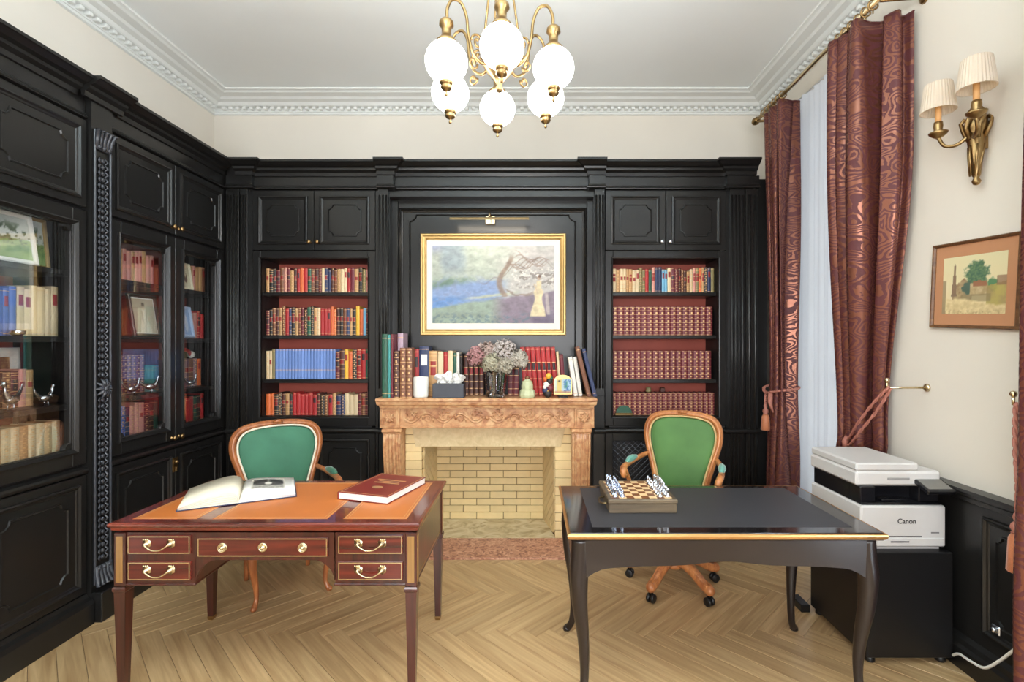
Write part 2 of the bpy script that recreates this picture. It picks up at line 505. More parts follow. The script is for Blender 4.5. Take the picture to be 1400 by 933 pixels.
def panel_mouldings(m, xf, u0, u1, v0, v1, w, a=.045, b=.04, n=.042):
    """raised rectangular moulding and, inside it, a finer one with bitten corners"""
    old = m.xf
    m.xf = xf
    m.sweep(rect(u0 + a, u1 - a, v0 + a, v1 - a), [(-.002, w), (.0, w + .012), (.008, w + .015), (.016, w + .007), (.024, w + .004), (.028, w)], True)
    i = a + b + .028
    if u1 - u0 > 2 * i + .1 and v1 - v0 > 2 * i + .1:
        m.sweep(notched(u0 + i, u1 - i, v0 + i, v1 - i, n), [(-.001, w), (.001, w + .007), (.006, w + .008), (.010, w)], True)
    m.xf = old

def knob(xf, u, v, w, parent, mat=None):
    k = MB()
    a, b = Vector(xf(u, v, w)), Vector(xf(u, v, w + 1)); ax = (b - a).normalized()
    Q = ax.to_track_quat('Z', 'Y').to_matrix()
    k.lathe([(.013, 0), (.013, .003), (.006, .005), (.006, .014), (.015, .018), (.018, .025), (.014, .032), (0, .034)], tuple(a), 12, 0, True, Q)
    return k.build('knob', mat or M_BRASS, parent=parent)

def panelled_door(xf, u0, u1, v0, v1, parent, knob_at=None, kmat=None, **kw):
    m = MB(xf); m.box(u0 + .002, u1 - .002, v0 + .002, v1 - .002, -.006, .014, 0, .003)
    panel_mouldings(m, xf, u0, u1, v0, v1, .014, **kw)
    d = m.build('door', M_BLACK, parent=parent)
    if knob_at: knob(xf, knob_at[0], knob_at[1], .0145, d, kmat)
    return d

def glazed_door(xf, u0, u1, v0, v1, parent, knob_at=None, s=.085, sb=.095):
    m = MB(xf)
    a, b, c, e = u0 + .002, u1 - .002, v0 + .002, v1 - .002
    m.box(a, a + s, c, e, -.014, .014, 0, .003); m.box(b - s, b, c, e, -.014, .014, 0, .003)
    m.box(a + s, b - s, c, c + sb, -.014, .014, 0, .002); m.box(a + s, b - s, e - sb, e, -.014, .014, 0, .002)
    i, j = s - .028, sb - .028
    m.sweep(rect(a + i, b - i, c + j, e - j), [(0, .014), (.001, .026), (.008, .03), (.018, .02), (.024, .012), (.03, .0), (.03, -.012)], True)
    for (cu, cv, q) in ((a + s, c + sb, 0), (b - s, c + sb, 1), (b - s, e - sb, 2), (a + s, e - sb, 3)):
        r = .034; a0 = q * PI / 2
        m.prism([(cu, cv)] + arc(cu, cv, r, a0, a0 + PI / 2, 4), -.012, .004)
    d = m.build('door', M_BLACK, parent=parent)
    g = MB(xf); g.box(a + s - .004, b - s + .004, c + sb - .004, e - sb + .004, -.011, -.008); g.build('glass_pane', M_GLASS, parent=d)
    if knob_at: knob(xf, knob_at[0], knob_at[1], .0145, d)
    return d

SHELF_L = (1.945, 1.588, 1.222)
ZB_L = 0.955
def glazed_bookcase(y0, y1, label, knobs=True):
    t = thing('glazed_bookcase', label, 'bookcase', (XF, (y0 + y1) / 2, 0))
    xb = XL + .012
    m = MB()
    m.box(xb, XF - .016, y0 + .001, y0 + .022, .02, ZT - .01); m.box(xb, XF - .016, y1 - .022, y1 - .001, .02, ZT - .01)
    m.box(xb, XF - .016, y0 + .022, y1 - .022, .9, ZB_L); m.box(xb, XF - .016, y0 + .022, y1 - .022, 2.255, 2.295)
    m.box(xb, XF - .005, y0 + .001, y1 - .001, ZD, ZT - .006); m.box(xb, XF - .02, y0 + .022, y1 - .022, .02, .9)
    m.box(xb, XF - .02, y0 + .022, y1 - .022, 2.295, ZD)
    m.build('carcass', M_BLACKD, parent=t)
    m = MB(); m.box(xb + .001, xb + .014, y0 + .023, y1 - .023, ZB_L + .001, 2.254); m.build('back_panel', M_RED, parent=t)
    for z in SHELF_L:
        m = MB(); m.box(xb + .015, XF - .03, y0 + .0225, y1 - .0225, z - .03, z, 0, .003); m.build('shelf', M_BLACKD, parent=t)
    c = (y0 + y1) / 2
    for i, (a, b) in enumerate(((y0, c), (c, y1))):
        ku = c - .035 if i == 0 else c + .035
        panelled_door(FL, a, b, ZU, ZD, t, (ku, ZU + .05))
        glazed_door(FL, a, b, .885, 2.285, t, (ku, .905))
        panelled_door(FL, a, b, .17, .826, t)
    path = [(XF, y1 - .001), (XF, y0 + .001)]
    for nm, pr in (('crown_moulding', CROWN), ('frieze', FRIEZE), ('waist_moulding', WAIST), ('plinth', PLINTH)):
        q = list(path)
        if nm == 'crown_moulding': q = [(XF, min(y1 - .001, 3.975) if y1 > 3 else 2.695), (XF, 2.956 if y1 > 3 else y0)]
        m = MB(); m.sweep(q, pr); m.build(nm, M_BLACK, parent=t)
    return t
bay_b = glazed_bookcase(2.895, 3.975, 'black glazed bookcase beside the corner, one door showing a portrait photograph')
bay_a = glazed_bookcase(1.62, 2.755, 'black glazed bookcase at the edge of the photo, blue books behind its glass')
m = MB(); m.box(XF - .03, XF - .003, 3.976, 4.05, .0, 2.995); m.build('filler_strip', M_BLACK, parent=bay_b)
# brass latch of the lower doors near the corner
m = MB(FL); m.box(3.405, 3.455, .665, .765, .0145, .018, 0, .002)
m.box(3.42, 3.44, .67, .70, .017, .03, 0, .004)
m.xf = lambda u, v, w: (u, v, w)
m.lathe([(.014, 0), (.014, .012), (.009, .02), (0, .022)], FL(3.43, .735, .017), 12, 0, True, Matrix.Rotation(PI / 2, 3, 'Y'))
m.build('latch', M_BRASS, parent=bay_b)

# carved pilaster that stands proud between the two glazed bookcases
t = thing('carved_pilaster', 'tall black pilaster carved with a bead chain between the two glazed bookcases', 'pilaster', (XF, 2.825, 0))
m = MB(); m.box(XL + .012, XF + .035, 2.757, 2.893, .0, 3.0); m.build('post', M_BLACK, parent=t)
path = [(XF, 2.893), (XF + .035, 2.893), (XF + .035, 2.757), (XF, 2.757)]
path = [(XF + .037, 2.905), (XF + .037, 2.745)]
m = MB(); m.sweep([(XF + .036, 2.954), (XF + .036, 2.697)], [(max(o, -.03), z + .001) for o, z in CROWN]); m.build('crown_moulding', M_BLACK, parent=t)
m = MB(); m.box(XF - .01, XF + .092, 2.758, 2.892, 0, .165, 0, .004); m.build('plinth', M_BLACK, parent=t)
WP = .0355
m = MB(FL)
for u in (2.772, 2.874): m.box(u - .007, u + .007, .2, 2.75, WP, WP + .012, 0, .004)
m.build('edge_moulding', M_CARVED, parent=t)
m = MB()                       # interlaced bead and leaf chain
nb = 64
for i in range(nb):
    v = .34 + i * (2.28 / nb)
    if 1.25 < v < 1.34: continue
    m.sphere(FL(2.823, v, WP + .004), .0135, 8, 5, 0, (.7, 1, 1.0))
    for s in (-1, 1):
        m.tube([FL(2.823 + s * .015, v - .018, WP + .003), FL(2.823 + s * .03, v, WP + .010), FL(2.823 + s * .015, v + .018, WP + .003)], [.004, .007, .004], 5)
m.build('bead_chain', M_CARVED, parent=t, kind='stuff')
m = MB()                       # leaf cluster at the waist, capital and foot leaves
for k in range(10):
    a = k * PI / 5
    m.tube([FL(2.823, 1.295, WP + .012), FL(2.823 + .03 * math.cos(a), 1.295 + .035 * math.sin(a), WP + .024), FL(2.823 + .055 * math.cos(a), 1.295 + .06 * math.sin(a), WP + .01)], [.012, .012, .003], 6)
m.sphere(FL(2.823, 1.295, WP + .016), .02, 8, 6)
m.build('leaf_boss', M_CARVED, parent=t)
for nm, z0, sg in (('capital', 2.64, 1), ('foot_ornament', .30, -1)):
    m = MB()
    for k in range(5):
        x = 2.823 + (k - 2) * .022
        m.tube([FL(x, z0, WP + .006), FL(x, z0 + sg * .06, WP + .014), FL(x + (k - 2) * .006, z0 + sg * .105, WP + .03), FL(x + (k - 2) * .009, z0 + sg * .10, WP + .045)], [.012, .014, .011, .004], 6)
    for k in range(3): m.sphere(FL(2.79 + k * .033, z0 + sg * .015, WP + .012), .014, 8, 5)
    m.build(nm, M_CARVED, parent=t)

# ---------------------------------------------------------------- open bookcases of the back
def flutes(m, u0, u1, v0, v1, w, n):
    """pilaster face with reeded edges"""
    m.box(u0, u1, v0, v1, -.03, w, 0, .002)
    p = (u1 - u0) / n
    for i in range(n):
        c = u0 + p * (i + .5)
        m.prism(arc(c, w - .001, p * .34, 0, PI, 5), v0 + .06, v1 - .04) if False else m.tube([(c, v0 + .06, w), (c, v1 - .05, w)], p * .30, 8, flat=1.0)

SHELF_B = (1.968, 1.618, 1.258)
ZB_B, ZN = 0.963, 2.235
def open_bookcase(x0, x1, n0, n1, label, pil, path, kmat, grille=False):
    t = thing('open_bookcase', label, 'bookcase', ((x0 + x1) / 2, YF, 0))
    yb = YB - .012
    f0, f1 = n0 - .065, n1 + .065                    # the frame round the niche
    m = MB()
    for a, b in ((n0 - .028, n0), (n1, n1 + .028)): m.box(a, b, YF + .016, yb, .05, ZT - .01)
    m.box(n0, n1, YF + .02, yb, .9, ZB_B); m.box(n0, n1, YF + .02, yb, ZN, ZN + .03); m.box(x0 + .001, x1 - .03, YF + .006, yb, ZD + .002, ZT - .006)
    m.box(n0, n1, YF + .02, yb, .05, .9) ; m.box(n0, n1, YF + .02, yb, ZN + .03, ZD)
    m.build('carcass', M_BLACKD, parent=t)
    m = MB(); m.box(n0 + .001, n1 - .001, 4.30, 4.312, ZB_B + .001, ZN - .001); m.build('back_panel', M_RED, parent=t)
    for z in SHELF_B:
        m = MB(); m.box(n0 + .001, n1 - .001, YF + .03, 4.299, z - .03, z, 0, .003); m.build('shelf', M_BLACK, parent=t)
    m = MB(FB)                                        # face frame
    m.box(f0, n0, .885, ZU - .004, -.02, .012, 0, .003); m.box(n1, f1, .885, ZU - .004, -.02, .012, 0, .003)
    m.box(n0, n1, .885, ZB_B, -.02, .012, 0, .003); m.box(n0, n1, ZN, ZU - .004, -.02, .012, 0, .003)
    m.sweep(rect(n0 - .004, n1 + .004, ZB_B - .004, ZN + .004), [(-.012, .012), (-.008, .019), (.0, .017), (.004, .006), (.004, -.01)], True)
    m.build('face_frame', M_BLACK, parent=t)
    c = (n0 + n1) / 2
    for i, (a, b) in enumerate(((f0, c), (c, f1))):
        panelled_door(FB, a, b, ZU, ZD, t, (c - .033 if i == 0 else c + .033, ZU + .066), kmat, a=.05, b=.035, n=.038)
        if grille:
            m = MB(FB)
            for (u0, u1, v0, v1) in ((a + .002, a + .062, .17, .826), (b - .062, b - .002, .17, .826), (a + .062, b - .062, .17, .24), (a + .062, b - .062, .765, .826)): m.box(u0, u1, v0, v1, -.01, .014, 0, .003)
            dd = m.build('door', M_BLACK, parent=t)
            m = MB(FB)
            g0, g1, h0, h1 = a + .062, b - .062, .24, .765
            st = .046
            k = -20
            for k in range(-24, 40):
                for sg in (1, -1):
                    ua = g0 + k * st; pts = []
                    # clip the diagonal line u = ua + sg*(v-h0)
                    v_lo, v_hi = h0, h1
                    if sg == 1: lo, hi = max(h0, h0 + g0 - ua), min(h1, h0 + g1 - ua)
                    else: lo, hi = max(h0, h0 + ua - g1), min(h1, h0 + ua - g0)
                    if hi - lo > .01:
                        m.tube([(ua + sg * (lo - h0), lo, .002 * sg), (ua + sg * (hi - h0), hi, .002 * sg)], .0042, 5)
            m.build('lattice_grille', M_CARVED, parent=dd, kind='stuff')
        else:
            panelled_door(FB, a, b, .17, .826, t)
    for (u0, u1, n) in pil:
        m = MB(FB)
        flutes(m, u0, u1, .17, 2.79, .035, n); m.build('pilaster', M_BLACK, parent=t)
    if x1 > 1: m = MB(FB); m.box(1.812, 1.90, 0, 2.88, -.03, -.002); m.build('end_stile', M_BLACK, parent=t)
    # stiles that fill the face between frame and pilasters
    m = MB(FB)
    if x0 < f0 - .01: m.box(x0, f0, .17, ZD, -.02, .006)
    if x1 > f1 + .01: m.box(f1, x1, .17, ZD, -.02, .006)
    if m.v: m.build('stile', M_BLACK, parent=t)
    for nm, pr in (('crown_moulding', CROWN), ('frieze', FRIEZE), ('waist_moulding', WAIST), ('plinth', PLINTH)):
        q = list(path)
        if nm == 'crown_moulding' and x1 > 1: q[0] = (1.79, q[0][1])
        if q[-1][0] < -2.4: q[-1] = (XF + max(o for o, z in pr) + .003, q[-1][1])
        m = MB(); m.sweep(q, pr); m.build(nm, M_BLACK, parent=t)
    return t
NL = (-2.192, -1.33); NR = (.65, 1.497)
case_l = open_bookcase(-2.476, -1.246, NL[0], NL[1], 'black open bookcase of leather books between the corner and the fireplace',
                       [(-2.455, -2.355, 4), (-2.345, -2.285, 3)], [(-1.246, YF), (-2.25, YF), (-2.25, YF - .04), (-2.47, YF - .04)], M_BRASS)
case_r = open_bookcase(.586, 1.815, NR[0], NR[1], 'black open bookcase of matched maroon sets between the fireplace and the window',
                       [(1.585, 1.70, 4), (1.712, 1.81, 2)], [(1.815, YF - .04), (1.56, YF - .04), (1.56, YF), (.586, YF)], M_SILVER, True)

# ---------------------------------------------------------------- panelling over the mantelpiece
YP = 4.125
def FP(u, v, w): return (u, YP - w, v)
t = overmantel = thing('overmantel_panelling', 'black panelling with two pilasters behind the gold framed painting', 'panelling', (-.33, YF, 0))
m = MB(); m.box(-1.245, .585, YP, YB - .012, 1.0, 2.9); m.build('backing', M_BLACKD, parent=t)
m = MB(FP); m.box(-1.158, .498, 1.0, 2.745, .0, .008)
m.box(-1.158, -1.108, 1.0, 2.73, .008, .03, 0, .004); m.box(.448, .498, 1.0, 2.73, .008, .03, 0, .004)
m.sweep(rect(-1.106, .446, .9, 2.67), [(-.004, .008), (0, .024), (.012, .03), (.024, .016), (.034, .012), (.036, .008)], True)
m.sweep(notched(-1.02, .36, .9, 2.62, .055), [(-.001, .008), (.002, .016), (.008, .018), (.013, .008)], True)
m.build('panel', M_BLACK, parent=t)
for a, b in ((-1.238, -1.158), (.498, .578)):
    m = MB(FB); m.box(a - .004, b + .004, .0, 2.79, -.10, 0); flutes(m, a, b, 1.13, 2.79, .035, 3); m.build('pilaster', M_BLACK, parent=t)
m = MB(FB); m.box(-1.158, .498, 2.735, 2.79, -.10, .0, 0, .004); m.box(-1.245, .585, 2.79, ZT - .006, -.10, -.001); m.build('lintel_board', M_BLACK, parent=t)
path = [(.62, YF), (.62, YF - .045), (.455, YF - .045), (.455, YF), (-1.115, YF), (-1.115, YF - .045), (-1.285, YF - .045), (-1.285, YF)]
path[0] = (.5845, YF - .001); path = [(.5845, YF - .045), (.455, YF - .045), (.455, YF), (-1.115, YF), (-1.115, YF - .045), (-1.2445, YF - .045)]
for nm, pr in (('crown_moulding', CROWN), ('frieze', FRIEZE)):
    m = MB(); m.sweep(path, pr); m.build(nm, M_BLACK, parent=t)
for a in (.5845, -1.154):
    m = MB(); m.sweep([(a, YF - .036), (a - .0905, YF - .036)], WAIST); m.build('waist_moulding', M_BLACK, parent=t)

# ---------------------------------------------------------------- wainscot on the window wall
XW = 2.062
def FR(u, v, w): return (XW - w, u, v)
t = thing('wainscot', 'low black panelled wainscot under the cream wall beside the printer', 'wainscot', (XW, 2.0, 0))
m = MB(); m.box(XW, XR - .001, 1.42, 2.76, 0.0, .83); m.build('backing', M_BLACK, parent=t)
m = MB()
m.sweep([(XW, 1.42), (XW, 2.76)], [(0, .80), (.012, .805), (.016, .825), (.03, .835), (.034, .85), (.03, .862), (-.037, .864)]); m.build('chair_rail', M_BLACK, parent=t)
m = MB(); m.sweep([(XW, 1.42), (XW, 2.76)], [(0, 0), (.028, 0), (.028, .10), (.018, .115), (.016, .14), (.004, .155), (0, .16)]); m.build('skirting', M_BLACK, parent=t)
for a, b in ((1.46, 1.86), (1.90, 2.30)):
    m = MB(FR); panel_mouldings(m, FR, a, b, .2, .79, 0, a=.03, b=.03, n=.03); m.build('panel', M_BLACK, parent=t)
m = MB(FR); m.box(2.185, 2.225, .26, .30, 0, .012, 0, .004); m.xf = lambda u, v, w: (u, v, w); m.lathe([(.012, 0), (.012, .014), (0, .015)], FR(2.205, .28, .011), 10, 0, True, Matrix.Rotation(-PI / 2, 3, 'Y'))
m.build('socket', M_SILVER, parent=t)
# ================================================================== fireplace
def marble(name, c1, c2, c3, rough, sc):
    m, nt, N, L, b = newmat(name)
    tc = N.new('ShaderNodeTexCoord')
    n1 = N.new('ShaderNodeTexNoise'); n1.inputs['Scale'].default_value = sc; n1.inputs['Detail'].default_value = 8; n1.inputs['Distortion'].default_value = 1.6
    L.new(tc.outputs['Object'], n1.inputs['Vector'])
    cr = N.new('ShaderNodeValToRGB'); e = cr.color_ramp.elements
    e[0].position = .32; e[0].color = c1; e[1].position = .72; e[1].color = c3
    x = e.new(.5); x.color = c2
    L.new(n1.outputs['Fac'], cr.inputs['Fac']); L.new(cr.outputs['Color'], b.inputs['Base Color'])
    b.inputs['Roughness'].default_value = rough
    return m
M_MARBLE = marble('rose_marble', rgb(168, 112, 76), rgb(200, 148, 104), rgb(220, 180, 134), 0.28, 12)
M_HEARTH = marble('red_granite', rgb(118, 66, 50), rgb(188, 132, 104), rgb(222, 176, 148), 0.4, 26)
M_STONE = marble('cream_limestone', rgb(200, 176, 132), rgb(210, 186, 142), rgb(220, 198, 156), 0.6, 16)
M_GSTONE = marble('grey_veined_stone', rgb(160, 138, 94), rgb(206, 188, 148), rgb(222, 210, 180), 0.5, 7)
M_BRICK = pm('buff_firebrick', rgb(228, 202, 150), 0.8, var=0.10, scale=14, bump=0.2, bscale=90, rand=0.07)
M_MORTAR = pm('brown_mortar', rgb(120, 92, 56), 0.9)

fp = thing('fireplace', 'rose marble fireplace with a buff brick hearth under the painting', 'fireplace', (-.35, 3.9, 0))
CX = -.35
m = MB(); m.box(-1.19, .492, 3.755, 3.982, 1.108, 1.135, 0, .006); m.box(-1.152, .492, 3.98, 4.09, 1.108, 1.135)
m.sweep([(-1.165, 3.978), (-1.165, 3.79), (.467, 3.79), (.467, 3.978)], [(-.0, 1.06), (-.005, 1.075), (-.018, 1.085), (-.022, 1.1), (-.022, 1.108), (.03, 1.108), (.03, 1.06)])
m.build('mantel_shelf', M_MARBLE, parent=fp)
YFR = 3.835
def FF(u, v, w): return (u, YFR - w, v)
m = MB(FF); m.box(-1.02, .322, .900, 1.0605, -.17, 0); m.box(-1.02, .322, .900, .915, 0, .012, 0, .003); m.box(-1.02, .322, 1.045, 1.06, 0, .012, 0, .003)
m.build('frieze', M_MARBLE, parent=fp)
# carved foliage scrolls of the frieze
m = MB(FF)
for s in (-1, 1):
    for k in range(5):
        c = CX + s * (.07 + k * .125)
        up = 1 if k % 2 else -1
        pts = [(c + s * (-.06 + .13 * i / 10), .978 + up * .035 * math.sin(PI * i / 10 * 1.0 - .3), .003) for i in range(11)]
        m.tube(pts, lerpn([.006, .010, .006], 11), 6)
        cc = (c + s * .012, .978 - up * .012)
        m.tube([(cc[0] + s * r * math.cos(a), cc[1] + up * r * math.sin(a), .004) for a, r in [(i * .55, .036 * (1 - i / 15)) for i in range(13)]], lerpn([.008, .007, .006, .009], 13), 6)
        for q in range(4):
            a = q * .9 + .3
            m.tube([(cc[0] + s * .03 * math.cos(a), cc[1] + .03 * math.sin(a), .003), (cc[0] + s * .045 * math.cos(a + .2), cc[1] + .045 * math.sin(a + .2), .009), (cc[0] + s * .05 * math.cos(a + .6), cc[1] + .05 * math.sin(a + .6), .003)], [.006, .009, .002], 5)
m.sphere((CX, .978, .004), .018, 8, 6)
m.build('carved_scrollwork', M_MARBLE, parent=fp, kind='stuff')
for s, a, b in ((-1, -1.172, -1.02), (1, .322, .474)):
    m = MB(FF); m.box(a, b, .900, 1.0605, -.17, .02, 0, .004)
    m.sweep(rect(a + .015, b - .015, .915, 1.045), [(0, .02), (.003, .027), (.01, .027), (.013, .02)], True)
    c = (a + b) / 2
    for k in range(8):
        q = k * PI / 4
        m.tube([(c, .98, .022), (c + .026 * math.cos(q), .98 + .026 * math.sin(q), .032), (c + .044 * math.cos(q), .98 + .044 * math.sin(q), .022)], [.008, .012, .003], 6)
    m.sphere((c, .98, .028), .011, 8, 6)
    m.build('corner_block', M_MARBLE, parent=fp)
    ca, cb = (-1.145, -1.01) if s < 0 else (.305, .445)
    m = MB(FF); m.box(ca - .01, cb + .01, .868, .899, -.17, .045, 0, .008); m.box(ca - .004, cb + .004, .855, .868, -.17, .03, 0, .004); m.build('jamb_cap', M_MARBLE, parent=fp)
    # console-shaped jamb: side outline swells at the top, fluted front
    prof = [(.028, .855), (.034, .82), (.034, .76), (.024, .68), (.006, .58), (-.012, .47), (-.018, .38), (-.012, .30), (0, .22), (.006, .17)]
    side = [(-w, z) for w, z in prof]
    m = MB(lambda u, v, w: (w, YFR + u, v))
    m.prism(side + [(.17, .17), (.17, .855)], ca, cb)
    m2 = MB()
    n = 5
    for k in range(n + 1):
        x = ca + (cb - ca) * (k + .0) / n
        x = min(max(x, ca + .01), cb - .01)
        m2.tube([(x, YFR - w - .002, z) for w, z in bez([(w, z, 0) for w, z in prof], 3) and [(p[0], p[1]) for p in bez([(w, z, 0) for w, z in prof], 3)]], .0095, 6)
    for k in range(len(m2.v)): pass
    m.build('jamb', M_MARBLE, parent=fp)
    m2.build('jamb_flutes', M_MARBLE, parent=fp, kind='stuff')
    m = MB(FF); m.box(ca - .012, cb + .012, .0, .168, -.17, .03, 0, .006); m.build('jamb_base', M_MARBLE, parent=fp)
# stone lintel with slanting ends, side piers
YI = 3.945
def FI(u, v, w): return (u, YI - w, v)
m = MB(FI); m.prism([(-.955, .899), (.262, .899), (.225, .735), (-.925, .735)], -.05, .012); m.build('lintel_stone', M_STONE, parent=fp)
for s in (-1, 1):
    xa, xb = (-1.008, -.878) if s < 0 else (.178, .306)
    m = MB(FI); m.box(xa + .001, xb - .001, .0, .899, -.05, -.003); m.build('pier_mortar', M_MORTAR, parent=fp)
    for k in range(13):
        z0 = k * .069
        z1 = min(z0 + .0665, .898)
        o = MB(FI); o.box(xa, xb, z0 + .001, z1, -.05, .002, 0, .003); o.build('brick', M_BRICK, parent=fp)
# back wall of the firebox
YK = 4.355
def FK(u, v, w): return (u, YK - w, v)
m = MB(FK); m.box(-.86, .125, 0, .80, -.05, 0.0); m.build('back_mortar', M_MORTAR, parent=fp)
bx0, bx1, bh, bl = -.838, .096, .0605, .2335
def clip(poly, a, b, c):
    """keep the part of a polygon where a*u + b*v <= c"""
    out = []
    for i in range(len(poly)):
        p, q = poly[i], poly[(i + 1) % len(poly)]
        dp, dq = a * p[0] + b * p[1] - c, a * q[0] + b * q[1] - c
        if dp <= 0: out.append(p)
        if dp * dq < 0:
            t = dp / (dp - dq); out.append((p[0] + (q[0] - p[0]) * t, p[1] + (q[1] - p[1]) * t))
    return out
for r in range(13):
    z0 = .016 + r * bh
    st = bx0 - (bl * .5 if r % 2 == 0 else 0) - .0
    k = 0
    while st + k * bl < bx1:
        a, b = max(bx0, st + k * bl) + .0022, min(bx1, st + (k + 1) * bl) - .0022
        k += 1
        if b - a < .02: continue
        o = MB(FK); o.box(a, b, z0 + .0022, z0 + bh - .0022, .0005, .012 + RND.uniform(-.0015, .0015), 0, .0025); o.build('brick', M_BRICK, parent=fp)
# splayed sides with bricks laid on the slant
for s in (-1, 1):
    P0 = Vector((-.876, 3.99)) if s < 0 else Vector((.182, 3.99))
    P1 = Vector((-.842, 4.343)) if s < 0 else Vector((.10, 4.343))
    D = (P1 - P0); Ln = D.length; D.normalize(); Nn = Vector((D.y, -D.x)) * (1 if s < 0 else -1)
    def FS(u, v, w, P0=P0, D=D, Nn=Nn): q = P0 + D * u + Nn * w; return (q.x, q.y, v)
    m = MB(FS); m.box(0, Ln, 0, .79, -.03, 0); m.build('side_mortar', M_MORTAR, parent=fp)
    e = Vector((math.cos(math.radians(-42)), math.sin(math.radians(-42)))); f = Vector((-e.y, e.x))
    for r in range(-12, 16):
        for k in range(-6, 7):
            o0 = e * (k * .235 + (r % 2) * .117) + f * (r * .062) + Vector((0, .3))
            poly = [tuple(o0 + e * a + f * b) for a, b in ((.004, .003), (.231, .003), (.231, .059), (.004, .059))]
            for h in ((-1, 0, -.001), (1, 0, Ln - .001), (0, -1, -.02), (0, 1, .785)):
                poly = clip(poly, *h)
                if len(poly) < 3: break
            if len(poly) >= 3:
                ar = abs(sum(poly[i][0] * poly[(i + 1) % len(poly)][1] - poly[(i + 1) % len(poly)][0] * poly[i][1] for i in range(len(poly)))) / 2
                if ar < .0006: continue
                o = MB(FS); o.prism(poly, .0005, .010 + RND.uniform(-.001, .001)); o.build('brick', M_BRICK, parent=fp)
m = MB(); m.prism([(-.877, 3.92), (.18, 3.92), (.105, 4.34), (-.84, 4.34)], .001, .018); m.build('firebox_floor', M_GSTONE, parent=fp)
m = MB(); m.box(-.9, .2, 3.99, 4.41, .79, .82); m.build('flue_plate', M_BLACKD, parent=fp)
m = MB(); m.box(-1.20, .50, 3.56, 3.775, .0005, .016, 0, .002); m.box(-1.0, .29, 3.775, 3.919, .0005, .016); m.build('hearth_slab', M_HEARTH, parent=fp)

